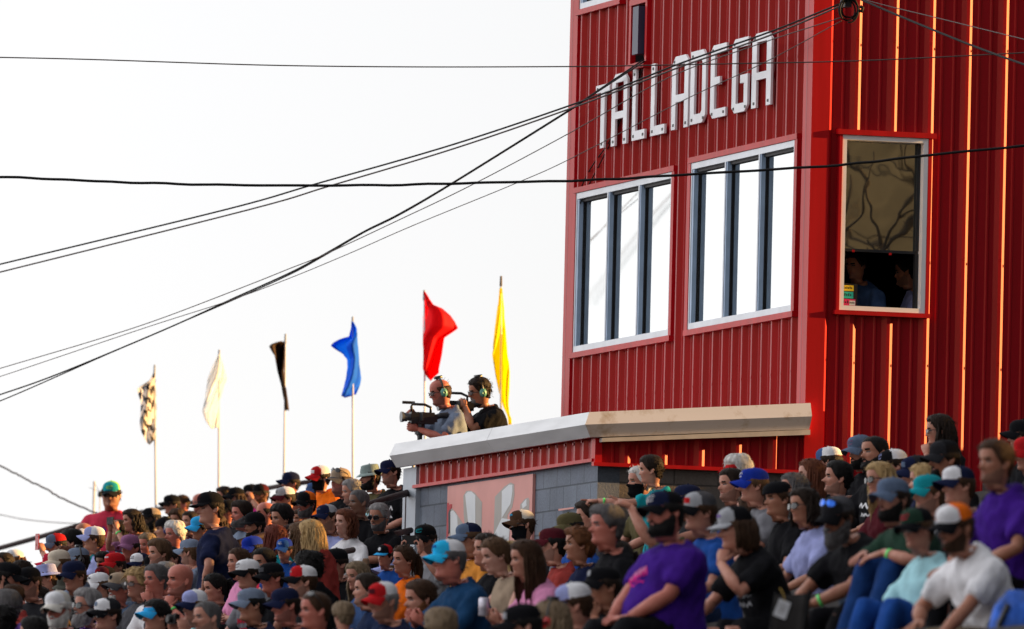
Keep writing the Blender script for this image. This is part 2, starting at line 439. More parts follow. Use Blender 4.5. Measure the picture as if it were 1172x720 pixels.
for ch, X0, X1, Yt0, Yt1, Yb0, Yb1 in BOX:
    ya, zt0 = LF(*zx(X0, Yt0)); yb, zt1 = LF(*zx(X1, Yt1)); _, zb0 = LF(*zx(X0, Yb0)); _, zb1 = LF(*zx(X1, Yb1))
    zt_, zb_ = (zt0 + zt1) / 2, (zb0 + zb1) / 2
    mb = MB()
    for i, poly in enumerate(letter_polys(ch)):
        extrude_poly(mb, [(ya + p * (yb - ya), zb_ + q_ * (zt_ - zb_)) for p, q_ in poly], -0.072, -0.050)
    for p, q_ in ((.13, .06), (.13, .93), (.87, .06) if ch in 'ADEGL' else (.5, .06)):
        if ch == 'T' and p == .13: q_ = .94
        yy = ya + p * (yb - ya); zz = zb_ + q_ * (zt_ - zb_); mb.box((-0.076, yy - .02, zz - .012), (-0.0722, yy + .02, zz + .012), 1)
    mb.build('letter', [m_white, m_screw], sgn)

# ------------------------------------------------------------------ lower block building with the metal roof edge
low = tag(empty('block_building', bo, ANG), 'low grey concrete block building with metal roof edge below the tower', 'building')
xl = RF(684.5, 528)[0]                                       # left wall plane, local x
VL = VC + xl
def LL(px, py):
    u, z, _ = on_v(px, py, VL); return u - UC, z
yend = LL(479, 556)[0]
zband = LL(600, 538)[1]                                      # bottom of the red band
def cmu(name, c1, c2, axis):
    m, nt, b = new_mat(name)
    tc = nt.nodes.new('ShaderNodeTexCoord'); sp = nt.nodes.new('ShaderNodeSeparateXYZ'); cb = nt.nodes.new('ShaderNodeCombineXYZ')
    nt.links.new(tc.outputs['Object'], sp.inputs['Vector'])
    nt.links.new(sp.outputs[axis], cb.inputs['X']); nt.links.new(sp.outputs['Z'], cb.inputs['Y'])
    br = nt.nodes.new('ShaderNodeTexBrick'); br.inputs['Scale'].default_value = 1.0
    br.inputs['Brick Width'].default_value = 0.405; br.inputs['Row Height'].default_value = 0.203; br.inputs['Mortar Size'].default_value = 0.008
    br.inputs['Mortar Smooth'].default_value = 0.2
    br.inputs['Color1'].default_value = (*c1, 1); br.inputs['Color2'].default_value = (*c2, 1); br.inputs['Mortar'].default_value = (*[c * .45 for c in c1], 1)
    nt.links.new(cb.outputs['Vector'], br.inputs['Vector'])
    n = nt.nodes.new('ShaderNodeTexNoise'); n.inputs['Scale'].default_value = 45; n.inputs['Detail'].default_value = 6; n.inputs['Roughness'].default_value = .7
    nt.links.new(tc.outputs['Object'], n.inputs['Vector'])
    n3 = nt.nodes.new('ShaderNodeTexNoise'); n3.inputs['Scale'].default_value = 2.5; n3.inputs['Detail'].default_value = 4
    nt.links.new(tc.outputs['Object'], n3.inputs['Vector'])
    mx = nt.nodes.new('ShaderNodeMix'); mx.data_type = 'RGBA'; mx.blend_type = 'MULTIPLY'; mx.inputs['Factor'].default_value = 1.0
    rp = nt.nodes.new('ShaderNodeValToRGB'); rp.color_ramp.elements[0].position = .3; rp.color_ramp.elements[1].position = .72
    rp.color_ramp.elements[0].color = (.55, .55, .55, 1); rp.color_ramp.elements[1].color = (1.15, 1.15, 1.15, 1)
    mn = nt.nodes.new('ShaderNodeMix'); mn.inputs['Factor'].default_value = .5
    nt.links.new(n.outputs['Fac'], mn.inputs['A']); nt.links.new(n3.outputs['Fac'], mn.inputs['B']); nt.links.new(mn.outputs['Result'], rp.inputs['Fac'])
    nt.links.new(br.outputs['Color'], mx.inputs['A']); nt.links.new(rp.outputs['Color'], mx.inputs['B'])
    nt.links.new(mx.outputs['Result'], b.inputs['Base Color'])
    bp = nt.nodes.new('ShaderNodeBump'); bp.inputs['Strength'].default_value = 0.6; bp.inputs['Distance'].default_value = 0.01
    ad = nt.nodes.new('ShaderNodeMath'); ad.operation = 'SUBTRACT'
    nt.links.new(n.outputs['Fac'], ad.inputs[0]); nt.links.new(br.outputs['Fac'], ad.inputs[1])
    nt.links.new(ad.outputs[0], bp.inputs['Height']); nt.links.new(bp.outputs['Normal'], b.inputs['Normal'])
    b.inputs['Roughness'].default_value = .75
    return m
m_cmuL = cmu('painted_block', (0.17, 0.20, 0.25), (0.145, 0.17, 0.22), 'Y')
m_cmuR = cmu('bare_block', (0.15, 0.12, 0.10), (0.12, 0.10, 0.09), 'X')
zw0 = 3.5
# walls (butted at the corner)
b1 = MB(); b1.box((xl, 0.0, zw0), (xl + .2, yend, zband)); b1.build('block_wall', m_cmuL, low)
b1 = MB(); b1.box((xl + .2005, 0.003, zw0), (-0.05, 0.2, RF(800, 535)[1])); b1.build('block_wall', m_cmuR, low)
# roof edge points
zf = lambda px, py: LL(px, py)[1]
zt_e = (LL(654, 481)[1] + LL(455, 508)[1]) / 2; zbt_e = (LL(654, 510)[1] + LL(455, 534)[1]) / 2
fo = 0.16                                                    # overhang of the roof edge
yend_f = on_v(448, 520, VL - fo)[0] - UC
prof = [(-fo + .03, zt_e), (-fo - .02, zt_e - (zt_e - zbt_e) * .52), (-fo + .05, zbt_e), (-fo + .09, zbt_e), (-fo + .02, zt_e - (zt_e - zbt_e) * .5), (-fo + .07, zt_e)]
m_gut = mat('grey_gutter_metal', (0.62, 0.63, 0.64), 0.45, metal=0.2, var=0.10, scale=4, stretch=(1, .4, 3))
m, nt, b = new_mat('stained_gutter_metal')
tc = nt.nodes.new('ShaderNodeTexCoord'); n = nt.nodes.new('ShaderNodeTexNoise'); n.inputs['Scale'].default_value = 5; n.inputs['Detail'].default_value = 8; n.inputs['Roughness'].default_value = .65
nt.links.new(tc.outputs['Object'], n.inputs['Vector'])
r = nt.nodes.new('ShaderNodeValToRGB'); r.color_ramp.elements[0].position = .30; r.color_ramp.elements[1].position = .48
r.color_ramp.elements[0].color = (.42, .35, .28, 1); r.color_ramp.elements[1].color = (.64, .62, .63, 1)
nt.links.new(n.outputs['Fac'], r.inputs['Fac']); nt.links.new(r.outputs['Color'], b.inputs['Base Color']); b.inputs['Roughness'].default_value = .5
m_gutw = m
def xf(p): return xl + p
fa = MB(); ymid = LL(579, 505)[0]
for (q0, q1) in ((-fo - 0.02, ymid - .004), (ymid + .004, yend_f)):
    n_ = len(prof); V_ = [(xf(a), (a if q0 < 0 else q0), z) for a, z in prof] + [(xf(a), q1, z) for a, z in prof]
    fa.add(V_, [tuple(range(n_)), tuple(range(n_, 2 * n_))[::-1]] + [(i, n_ + i, n_ + (i + 1) % n_, (i + 1) % n_) for i in range(n_)])
fa.build('roof_edge', m_gut, low)['label'] = 'pale grey gutter along the eave'
# raked edge on the right wall: rises to the right
xA = RF(652, 495)[0]; xB = RF(922, 480)[0]
zA_t, zA_b = zt_e, zbt_e
zB_t = RF(921, 462)[1]; zB_b = RF(921, 492)[1]
def rake(mb, y_in, y_out_top, y_out_mid):
    V = []; n = 5
    ys = [y_in, y_out_top, y_out_mid, y_out_top + .02, y_in]
    for x, zt_, zb_ in ((None, zA_t, zA_b), (xB, zB_t, zB_b)):
        zm = zt_ - (zt_ - zb_) * .52
        for yy, z_ in zip(ys, (zt_, zt_, zm, zb_, zb_)):
            V.append((x if x is not None else xl + yy + .002, yy, z_))   # mitred at the corner
    mb.add(V, [(4, 3, 2, 1, 0), (5, 6, 7, 8, 9)] + [(i, (i + 1) % n, n + (i + 1) % n, n + i) for i in range(n)])
fa = MB(); rake(fa, -0.055, -fo + .03, -fo - .02); o = fa.build('roof_edge', m_gutw, low); o['label'] = 'rust stained raked roof edge'
m_str = mat('white_trim_strip', (0.5, 0.46, 0.42), 0.5, var=.15)
st = MB(); zs0 = zA_b - .004; zs1 = zB_b - .004
st.add([(xl - .01, -.14, zs0), (xl - .01, -.14, zs0 - .034), (xl - .01, -.055, zs0 - .034), (xl - .01, -.055, zs0), (xB, -.14, zs1), (xB, -.14, zs1 - .045), (xB, -.055, zs1 - .045), (xB, -.055, zs1)],
       [(0, 1, 2, 3), (7, 6, 5, 4), (0, 4, 5, 1), (1, 5, 6, 2), (2, 6, 7, 3), (3, 7, 4, 0)])
st.build('soffit_strip', m_str, low)
# red band on the left wall and on the right wall
bd = MB(); zbt = zbt_e + .02
ribbed(bd, 'L', 0.03, yend - 0.02, zband, zbt + .1, 0.255, .1, minors=False)
bd.v = [v + np.array([xl, 0, 0]) for v in bd.v]
screws(bd, 'L', [], [])
sc_ = MB(); screws(sc_, 'L', [.1 + .255 * k for k in range(1, int(yend / .255))], [zband + .16]); bd.add(np.concatenate(sc_.v) + np.array([xl, 0, 0]), sc_.f)
bd.build('red_band', m_red, low, fix=False)
bt = MB(); bt.box((xl - .06, 0.0, zband - .025), (xl - .002, yend, zband + .004)); bt.build('band_trim', m_redtrim, low)
zr = RF(684, 529)[1]; zr2 = RF(922, 540)[1]; zrb = (zr + zr2) / 2
bd = MB()
ztop_r = lambda a: np.interp(a, [xl, xB], [zs0, zs1])
pr2 = (RF(885, 520)[0] - RF(758, 520)[0]) / 3
ribbed(bd, 'R', xl + .02, -.045, zrb, ztop_r, pr2, RF(758, 520)[0], minors=True, off=.002)
bd.build('red_band', m_red, low, fix=False)
bt = MB(); bt.box((xl - .06, -0.07, zrb - .03), (-.046, -.0025, zrb + .003)); bt.build('band_trim', m_redtrim, low)
bt = MB(); bt.box((xl - .045, -.05, zrb + .004), (xl + .02, -.003, zs0)); bt.box((xl - .045, -.002, zrb + .004), (xl - .003, .05, zs0)); bt.build('corner_trim', m_redtrim, low)
bt = MB(); bt.box((xl - .04, yend - .05, zband), (xl + .2, yend - .02, zbt)); bt.build('corner_trim', m_redtrim, low)
core = MB(); core.box((xl + .21, 0.21, zw0), (-.01, yend, zband)); core.box((xl + .02, .006, zband + .003), (-.06, yend - .06, zbt + .02)); core.build('wall_core', m_dark, low)
# roof sheet: rises from the eave to the tower
rf = MB()
ye = yend_f
rf.add([(xl - fo + .05, -.05, zt_e - .05), (-.06, -.05, zt_e - .05), (-.06, ye, zt_e - .05), (xl - fo + .05, ye, zt_e - .05),
        (xl - fo + .05, -.05, zt_e - .012), (-.06, -.05, zt_e - .012), (-.06, ye, zt_e - .012), (xl - fo + .05, ye, zt_e - .012)],
       [(3, 2, 1, 0), (4, 5, 6, 7), (0, 1, 5, 4), (1, 2, 6, 5), (2, 3, 7, 6), (3, 0, 4, 7)])
rf.build('roof', m_gut, low)
# steel post carrying the far end of the eave
m_post = mat('grey_post_paint', (0.36, 0.40, 0.45), 0.5, var=.08)
pA = LL(482, 560)[0]; pB = LL(466.5, 560)[0]
ps = MB(); ps.box((xl - .045, pA + .02, zw0), (xl + .02, pB, zbt_e - .01)); ps.build('post', m_post, low)
ps = MB(); ps.tube([(xl - .03, pA - .25, zw0), (xl - .03, pA - .25, LL(489, 612)[1]), (xl - .03, pA - .02, LL(489, 612)[1] + .02)], .022, 8); ps.build('conduit', m_post, low, smooth=True)

# painted board on the left wall
brd = tag(empty('painted_board', W(VL, UC, 0), ANG), 'pink painted board with white and grey petal shapes on the block wall', 'sign')
yb0, zb0t = LL(613.5, 545); yb1, zb1t = LL(516, 554.5); zbb = LL(560, 690)[1]
m_pink = mat('pink_board_paint', (0.62, 0.27, 0.235), 0.6, var=.06, scale=3)
m_bw = mat('board_white_paint', (0.62, 0.64, 0.66), 0.6, var=.05)
m_bg = mat('board_grey_paint', (0.36, 0.33, 0.30), 0.6, var=.05)
m_br = mat('board_red_paint', (0.45, 0.02, 0.03), 0.6)
m_bk = mat('board_black_paint', (0.03, 0.03, 0.04), 0.6)
bb = MB(); bb.box((-.03, yb0, zbb), (-.003, yb1 - .06, (zb0t + zb1t) / 2)); bb.build('panel', m_pink, brd)
zred = LL(518, 578)[1]
bb = MB(); bb.box((-.031, yb1 - .0595, zbb), (-.003, yb1, zred + .02)); bb.build('panel_edge', m_br, brd)
bb = MB(); bb.box((-.03, yb1 - .0595, zred + .021), (-.003, yb1, (zb0t + zb1t) / 2)); bb.build('panel_edge', m_pink, brd)
bz = lambda X, Y: LL(480 + X / 5.54, 530 + Y / 5.54)
def shape(pts, x0, m_):
    q = MB(); extrude_poly(q, [bz(*p) for p in pts], -x0, -.029); q.build('petal', m_, brd)
shape([(300, 210), (318, 178), (345, 175), (372, 190), (418, 250), (412, 600), (330, 600), (302, 330)], .0315, m_bg)
shape([(312, 200), (330, 182), (352, 182), (376, 205), (378, 590), (350, 560), (325, 320)], .033, m_bw)
shape([(500, 215), (560, 150), (600, 124), (622, 135), (624, 200), (610, 280), (580, 330), (560, 600), (488, 600)], .0315, m_bg)
shape([(545, 180), (590, 138), (612, 138), (612, 180), (600, 260), (543, 350)], .033, m_bw)
shape([(660, 265), (690, 228), (712, 220), (720, 240), (716, 300), (660, 320)], .0315, m_bg)
shape([(672, 262), (700, 228), (702, 270), (676, 290)], .033, m_bw)
shape([(212, 300), (226, 288), (250, 310), (300, 390), (305, 600), (212, 600)], .0315, m_bg)
shape([(218, 310), (235, 300), (262, 335), (270, 590), (222, 590)], .033, m_bw)
shape([(488, 470), (545, 350), (600, 360), (580, 600), (488, 590)], .034, m_bw)
shape([(206, 320), (216, 292), (219, 300), (214, 440), (207, 450)], .035, m_bk)
shape([(198, 300), (215, 262), (228, 262), (226, 284), (206, 318)], .0345, m_br)
shape([(903, 292), (905, 304), (1000, 290), (1000, 280)], .033, m_pink)

# ------------------------------------------------------------------ terrace
UEND = UC + yend_f + .6
tp = MB()
def terrace(k0, k1, u0, u1):
    for k in range(k0, k1 + 1):
        z = row_tread(k); v = k * PITCHV
        prev = row_tread(k - 1)
        pf = [(v - .60, -1), (v + .20, -1), (v + .20, z + .42), (v - .17, z + .42), (v - .17, z), (v - .60, z)]
        n = len(pf); V = []
        for u in (u0, u1):
            for a, b in pf: V.append(W(a, u, max(b, -.5)))
        tp.add(V, [tuple(range(n)), tuple(range(n, 2 * n))[::-1]] + [(i, n + i, n + (i + 1) % n, (i + 1) % n) for i in range(n)])
kb = int((VC + xl - .5) / PITCHV)
terrace(8, kb, 34, 165)
terrace(kb + 1, 47, 34, UC - .25)
terrace(kb + 1, 47, UEND, 165)
tag(tp.build('terrace', m_conc), kind='structure')
# ------------------------------------------------------------------ people: head
NR = 48
_Z = [-.122,-.112,-.1,-.088,-.08,-.07,-.064,-.058,-.05,-.04,-.02,0,.015,.03,.05,.07,.085,.1,.11,.118,.122]
_XF = [.050,.074,.082,.082,.077,.080,.079,.082,.081,.082,.083,.081,.087,.090,.089,.084,.077,.062,.046,.024,.003]
_WD = [.046,.052,.056,.060,.063,.065,.066,.067,.069,.071,.074,.076,.077,.078,.078,.075,.069,.057,.044,.026,.004]
_XB = [-.075,-.077,-.08,-.083,-.086,-.089,-.091,-.093,-.095,-.098,-.104,-.107,-.109,-.110,-.108,-.103,-.094,-.077,-.060,-.036,-.012]
_EG = [.55,.55,.5,.46,.42,.37,.34,.32,.3,.26,.2,.15,.12,.1,.05,0,0,0,0,0,0]
_LV = [.121,.115,.105,.092,.078,.063,.050,.040,.031,.024,.017,.011,.005,0,-.005,-.011,-.017,-.023,-.029,-.034,-.039,-.044,-.049,-.054,-.058,-.0615,-.065,-.069,-.074,-.08,-.087,-.095,-.103,-.111,-.118]
_s = np.arange(NR) * 2 * math.pi / NR
_T = _s - 0.42 * np.sin(_s)                                  # denser rings of points at the face
def sgp(x, p): return np.sign(x) * np.abs(x) ** p
def head_pt(z, t, V):
    """point on the skull surface at height z and angle t (0 = face); V: proportions"""
    xf = np.interp(z, _Z, _XF); w = np.interp(z, _Z, _WD); xb = np.interp(z, _Z, _XB); eg = np.interp(z, _Z, _EG)
    low = np.clip((-z) / .11, 0, 1)
    w = w * (1 + V['jaw'] * low) * V['w']
    xf = xf + V['chin'] * np.clip((-.06 - z) / .04, 0, 1)
    c, s = np.cos(t), np.sin(t)
    cx = -.012
    x = np.where(c > 0, cx + (xf - cx) * sgp(c, .88), cx + (cx - xb) * sgp(c, .9))
    y = w * sgp(s, .92) * (1 - eg * np.clip(c, 0, 1) ** 1.2)
    f = np.clip(c * 3, 0, 1)
    G = lambda q, m, sg: np.exp(-((q - m) / sg) ** 2)
    ay = np.abs(y)
    dx = -.011 * G(ay, .032, .014) * G(z, .001, .0105) + .0045 * G(ay, .031, .008) * G(z, -.002, .006)
    dx = dx + V['brow'] * .005 * G(ay, .027, .018) * G(z, .017, .0075)
    A = np.where(z > -.034, np.clip((.007 - z) / .041, 0, 1) ** 1.1, np.clip((z + .048) / .014, 0, 1) ** .7)
    sy = .0085 + .0065 * np.clip(-z / .034, 0, 1)
    dx = dx + V['nose'] * .029 * A * np.exp(-(y / sy) ** 2)
    dx = dx + .0045 * G(ay, .043, .016) * G(z, -.028, .02)
    dx = dx - .0035 * G(ay, 0, .022) * G(z, -.0640, .0030) + .003 * G(ay, 0, .018) * (G(z, -.058, .004) + G(z, -.070, .004))
    dx = dx + .004 * G(ay, 0, .018) * G(z, -.1, .012)
    dx = dx - .003 * G(ay, .030, .012) * G(z, -.062, .018)
    x = x + f * dx
    return x, y
SHIFT = 3
_zz, _tt = np.meshgrid(np.array(_LV), _T, indexing='ij')
HEADV = dict(
 m=dict(jaw=.0, chin=0, w=1, brow=1.0, nose=1.0, sc=1.0),
 m2=dict(jaw=.10, chin=.003, w=1.02, brow=1.2, nose=1.15, sc=1.02),
 f=dict(jaw=-.10, chin=-.004, w=.97, brow=.2, nose=.78, sc=.96),
 b=dict(jaw=.24, chin=.004, w=1.08, brow=.8, nose=1.05, sc=1.06),
 c=dict(jaw=-.06, chin=-.008, w=.99, brow=.1, nose=.62, sc=.92))
def grid_faces(nr, nc, off=0):
    i, j = np.meshgrid(np.arange(nr - 1), np.arange(nc), indexing='ij')
    q = (j + 1) % nc
    F = np.stack([i * nc + j, (i + 1) * nc + j, (i + 1) * nc + q, i * nc + q], -1).reshape(-1, 4) + off
    return F
_headcache = {}
def head_grid(kind):
    if kind not in _headcache:
        V = HEADV[kind]; x, y = head_pt(_zz, _tt, V)
        _headcache[kind] = np.stack([x, y, _zz], -1) * V['sc']
    return _headcache[kind]
# material of each head face: 0 skin, 1 lips, 2 eye, 3 brow
_zm = (_zz[:-1] + _zz[1:]) / 2
_xg, _yg = head_pt(_zz, _tt, HEADV['m'])
_ym = (_yg[:-1] + np.roll(_yg, -1, 1)[:-1]) / 2; _xm = (_xg[:-1] + np.roll(_xg, -1, 1)[:-1]) / 2
HM = np.zeros(_zm.shape, int)
HM[(abs(_zm + .064) < .0075) & (abs(_ym) < .021) & (_xm > .04)] = 1
HM[(abs(_zm + .002) < .0052) & (abs(abs(_ym) - .031) < .0125) & (_xm > .04)] = 2
HM[(abs(_zm - .0185) < .0045) & (abs(abs(_ym) - .030) < .019) & (_xm > .04)] = 3
HM = HM.reshape(-1)
def ear_mesh():
    n, k = 10, 6; V = []
    for i in range(k):
        a = math.pi * i / (k - 1)
        for j in range(n):
            b = 2 * math.pi * j / n
            r = math.sin(a)
            V.append((.019 * r * math.cos(b), .008 * math.cos(a) - .004 * r * (1 + math.cos(b)) * .5, .033 * r * math.sin(b) * (1.0 - .18 * (math.sin(b) < 0))))
    return np.array(V), [tuple(f) for f in grid_faces(k, n)]
_EV, _EF = ear_mesh()
def ears(sc, w):
    out = []
    for s in (1, -1):
        V = _EV.copy()
        a = R_(28)
        x = V[:, 0] * math.cos(a) - V[:, 1] * math.sin(a) * 1; y = V[:, 0] * -math.sin(a) * 1 + V[:, 1] * math.cos(a)
        P = np.stack([x - .016, s * (y + .081 * w), V[:, 2] - .012 + 0 * x], -1)
        P[:, 0] -= (P[:, 2] + .012) * .25
        out.append((P * sc, _EF if s > 0 else [f[::-1] for f in _EF]))
    return out

# ------------------------------------------------------------------ people: body
def rot_y(a):      # lean forward by a
    c, s = math.cos(a), math.sin(a); return np.array([[c, 0, s], [0, 1, 0], [-s, 0, c]])
def rot_z(a):
    c, s = math.cos(a), math.sin(a); return np.array([[c, -s, 0], [s, c, 0], [0, 0, 1]])
def rot_x(a):
    c, s = math.cos(a), math.sin(a); return np.array([[1, 0, 0], [0, c, -s], [0, s, c]])
# spine stations: s, half width, half depth, front offset
_TR = [(0.0,.14,.10,0),(.03,.168,.128,0),(.09,.178,.135,0),(.17,.168,.122,.004),(.26,.158,.112,.006),(.36,.166,.116,.008),(.45,.176,.114,.006),(.51,.182,.102,.0),(.55,.168,.088,-.006),(.575,.135,.076,-.012),(.595,.098,.066,-.018),(.615,.072,.060,-.022),(.64,.060,.059,-.026)]
BUILD = dict(m=(1.0, 1.0, 0.0, 1.0), l=(1.10, 1.18, .04, 1.12), x=(1.24, 1.45, .10, 1.28), f=(.88, .93, .0, .82), c=(.86, .86, 0.0, .8))
def spine(l0, l1):
    """positions and lean along the spine; s from the seat"""
    S = np.linspace(0, .82, 83); A = l0 + (l1 - l0) * np.clip(S / .6, 0, 1)
    dx = np.sin(A) * .01; dz = np.cos(A) * .01
    X = np.concatenate([[0], np.cumsum(dx)[:-1]]); Z = np.concatenate([[0], np.cumsum(dz)[:-1]])
    def f(s): return np.array([np.interp(s, S, X), 0, np.interp(s, S, Z)]), float(np.interp(s, S, A))
    return f
def ik(S, T, l1, l2, pole):
    S, T, pole = map(lambda q: np.asarray(q, float), (S, T, pole))
    d = T - S; L = np.linalg.norm(d)
    if L > (l1 + l2) * .995: T = S + d / L * (l1 + l2) * .995; d = T - S; L = np.linalg.norm(d)
    L = max(L, abs(l1 - l2) + .03)
    a = (l1 * l1 - l2 * l2 + L * L) / (2 * L); h = math.sqrt(max(l1 * l1 - a * a, 0))
    u = d / np.linalg.norm(d); p = pole - u * (pole @ u); p /= np.linalg.norm(p) + 1e-9
    return S + u * a + p * h, T
def hand_mesh(wrist, d, pn, side, style, sc=1.0):
    """palm with five separate bent fingers; d: direction of the palm, pn: palm normal (out of the palm), side +1 left"""
    d = np.asarray(d, float); d /= np.linalg.norm(d); pn = np.asarray(pn, float); pn = pn - d * (pn @ d); pn /= np.linalg.norm(pn)
    w = np.cross(d, pn) * side                              # towards the little finger / thumb
    mb = MB()
    V, Fc = tube([wrist - d * .012 * sc, wrist + d * .02 * sc, wrist + d * .055 * sc, wrist + d * .092 * sc],
                 np.array([[.026, .026], [.030, .021], [.041, .016], [.039, .012]]) * sc, 10)
    # orient the flat ellipse: rebuild with explicit axes
    V = []
    for a, rw, rn in ((-.012, .027, .024), (.02, .031, .020), (.055, .042, .016), (.094, .040, .012)):
        for j in range(10):
            th = 2 * math.pi * j / 10
            V.append(wrist + d * a * sc + w * rw * sc * math.cos(th) + pn * rn * sc * math.sin(th))
    mb.add(V, [tuple(f) for f in grid_faces(4, 10)] + [tuple(range(10)), tuple(range(30, 40))[::-1]])
    L = [.066, .074, .070, .055]; off = [-.029, -.010, .010, .028]
    for i in range(4):
        curl = {'relax': .32, 'grip': 1.15, 'flat': .12, 'fist': 1.45, 'point': (.02 if i == 0 else 1.4)}[style]
        p = wrist + d * .088 * sc + w * off[i] * sc; pts = [p - d * .02 * sc, p]; ang = 0.0
        for seg in (.45, .32, .23):
            ang += curl * (.75 if seg == .45 else 1.0)
            dd = d * math.cos(ang) + pn * math.sin(ang) + w * off[i] * 1.5
            p = p + dd / np.linalg.norm(dd) * L[i] * seg * sc * 1.08; pts.append(p)
        mb.tube(pts, np.array([.0095, .0092, .0085, .0078, .006]) * sc, 6)
    p = wrist + d * .022 * sc - w * .024 * sc
    dd = d * .75 - w * .62 + pn * .25; dd /= np.linalg.norm(dd)
    d2 = d * .92 - w * .12 + pn * (.5 if style in ('grip', 'fist') else .22); d2 /= np.linalg.norm(d2)
    mb.tube([p - dd * .01, p + dd * .032 * sc, p + dd * .036 * sc + d2 * .028 * sc, p + dd * .038 * sc + d2 * .05 * sc], np.array([.014, .0125, .0105, .007]) * sc, 6)
    return np.concatenate(mb.v), mb.f, wrist + d * .075 * sc + pn * .02 * sc
# poses: stand, leans, wrist targets from the seat point, elbow poles, hand directions, palm normals, hand style, legs
def HND(t, pole, d, pn, st='relax'): return dict(t=t, pole=pole, d=d, pn=pn, st=st)
def both(t, pole, d, pn, st='relax'):
    f = lambda q: (q[0], -q[1], q[2]); return (HND(t, pole, d, pn, st), HND(f(t), f(pole), f(d), f(pn), st))
POSES = {
 'thigh': dict(l0=.08, l1=.22, h=both((.34, .14, .19), (-.4, 1, -.2), (1, -.15, -.25), (0, 0, -1))),
 'lean': dict(l0=.50, l1=.80, h=both((.60, .06, .20), (.1, 1, -.4), (.8, -.6, -.2), (0, -.6, -.8), 'grip')),
 'elbow': dict(l0=.35, l1=.60, h=both((.56, .10, .17), (-.1, 1, -.3), (.9, -.4, -.3), (0, -.3, -1))),
 'cross': dict(l0=.04, l1=.16, h=(HND((.27, -.10, .30), (-.1, 1, -.7), (.1, -1, .15), (-1, 0, 0)), HND((.30, .10, .27), (-.1, -1, -.7), (.1, 1, .1), (-1, 0, 0)))),
 'phone': dict(l0=.06, l1=.18, h=both((.36, .085, .66), (0, .8, -1), (.15, -.1, 1), (.0, -1, .2), 'grip')),
 'phonelow': dict(l0=.12, l1=.38, h=both((.40, .07, .33), (0, 1, -.7), (.8, -.35, .5), (-.3, -.5, .8), 'grip')),
 'chin': dict(l0=.32, l1=.55, h=(HND((.47, .07, .50), (.5, .7, -1), (-.4, -.3, .9), (-.7, -.6, .2), 'fist'), HND((.52, -.10, .19), (-.2, -1, -.3), (.8, .5, -.2), (0, .3, -1)))),
 'back': dict(l0=-.12, l1=.06, h=both((.26, .08, .17), (-.4, 1, -.2), (.7, -.7, -.1), (0, -.3, -1))),
 'mouth': dict(l0=.10, l1=.22, h=(HND((.27, .05, .58), (.1, .8, -1), (.05, -.45, 1), (-.6, -.8, .1), 'fist'), HND((.25, -.05, .30), (-.2, -1, -.6), (.3, 1, 0), (-.6, 0, -.6)))),
 'oneup': dict(l0=.06, l1=.15, h=(HND((.34, .12, .70), (0, 1, -.9), (.1, -.35, 1), (.2, -1, 0), 'grip'), HND((.34, -.13, .19), (-.4, -1, -.2), (1, .15, -.25), (0, 0, -1)))),
 'akimbo': dict(stand=1, l0=-.03, l1=.10, h=(HND((.02, .215, .12), (-.55, 1, .1), (.7, -.5, -.35), (0, -1, -.1), 'flat'), HND((.02, -.215, .12), (-.55, -1, .1), (.7, .5, -.35), (0, 1, -.1), 'flat'))),
 'stand': dict(stand=1, l0=0, l1=.08, h=both((.06, .25, .03), (-.6, .5, 0), (.15, 0, -1), (0, -1, 0))),
 'spread': dict(stand=1, l0=0, l1=.06, h=(HND((.20, .62, .36), (-.2, .3, -1), (.3, .9, -.25), (0, -.2, -1)), HND((.10, -.28, .06), (-.6, -.5, 0), (.15, 0, -1), (0, 1, 0)))),
 'point': dict(stand=1, l0=.02, l1=.12, h=(HND((.72, .10, .49), (-.2, .6, -1), (1, -.02, .02), (0, -.3, -1), 'point'), HND((.10, -.22, .04), (-.6, -.5, 0), (.2, 0, -1), (0, 1, 0)))),
 'pointsit': dict(l0=.10, l1=.22, h=(HND((.42, .18, .83), (-.1, .6, -1), (.95, -.05, .35), (0, -.5, -1), 'point'), HND((.34, -.13, .19), (-.4, -1, -.2), (1, .15, -.25), (0, 0, -1)))),
 'film': dict(stand=1, l0=.06, l1=.22, h=(HND((.42, .12, .40), (-.1, .8, -1), (.9, -.3, .2), (0, -.8, .4), 'grip'), HND((.40, -.08, .52), (0, -1, -.9), (.7, .3, .5), (.2, .8, -.2), 'grip'))),
 'film2': dict(stand=1, l0=.08, l1=.26, h=(HND((.33, .10, .60), (-.3, .7, -1), (.5, -.5, .7), (0, -.9, .2), 'grip'), HND((.40, -.06, .46), (0, -1, -.9), (.8, .3, .4), (.2, .8, -.2), 'grip'))),
 'rail': dict(l0=.22, l1=.36, h=(HND((.52, -.02, .33), (-.1, 1, -.5), (.5, -.8, -.5), (-.3, 0, -1)), HND((.50, .06, .29), (-.1, -1, -.5), (.6, .6, -.8), (-.2, 0, -1)))),
 'reach': dict(l0=.36, l1=.62, h=(HND((.64, .15, .02), (-.25, 1, .15), (.75, -.1, -.65), (-.3, -.6, -.6)), HND((.52, -.10, .18), (-.1, -1, -.3), (.9, .4, -.3), (0, .3, -1)))),
 'knees': dict(l0=.02, l1=.16, h=both((.54, .10, .20), (-.4, 1, -.4), (.9, -.4, -.1), (0, -.4, -1))),
}
POSES['thighup'] = dict(POSES['thigh'], up=1); POSES['elbowup'] = dict(POSES['elbow'], up=1)
POSES['elbowup']['h'] = both((.46, .12, .38), (-.2, 1, -.3), (.9, -.5, -.3), (0, -.3, -1))
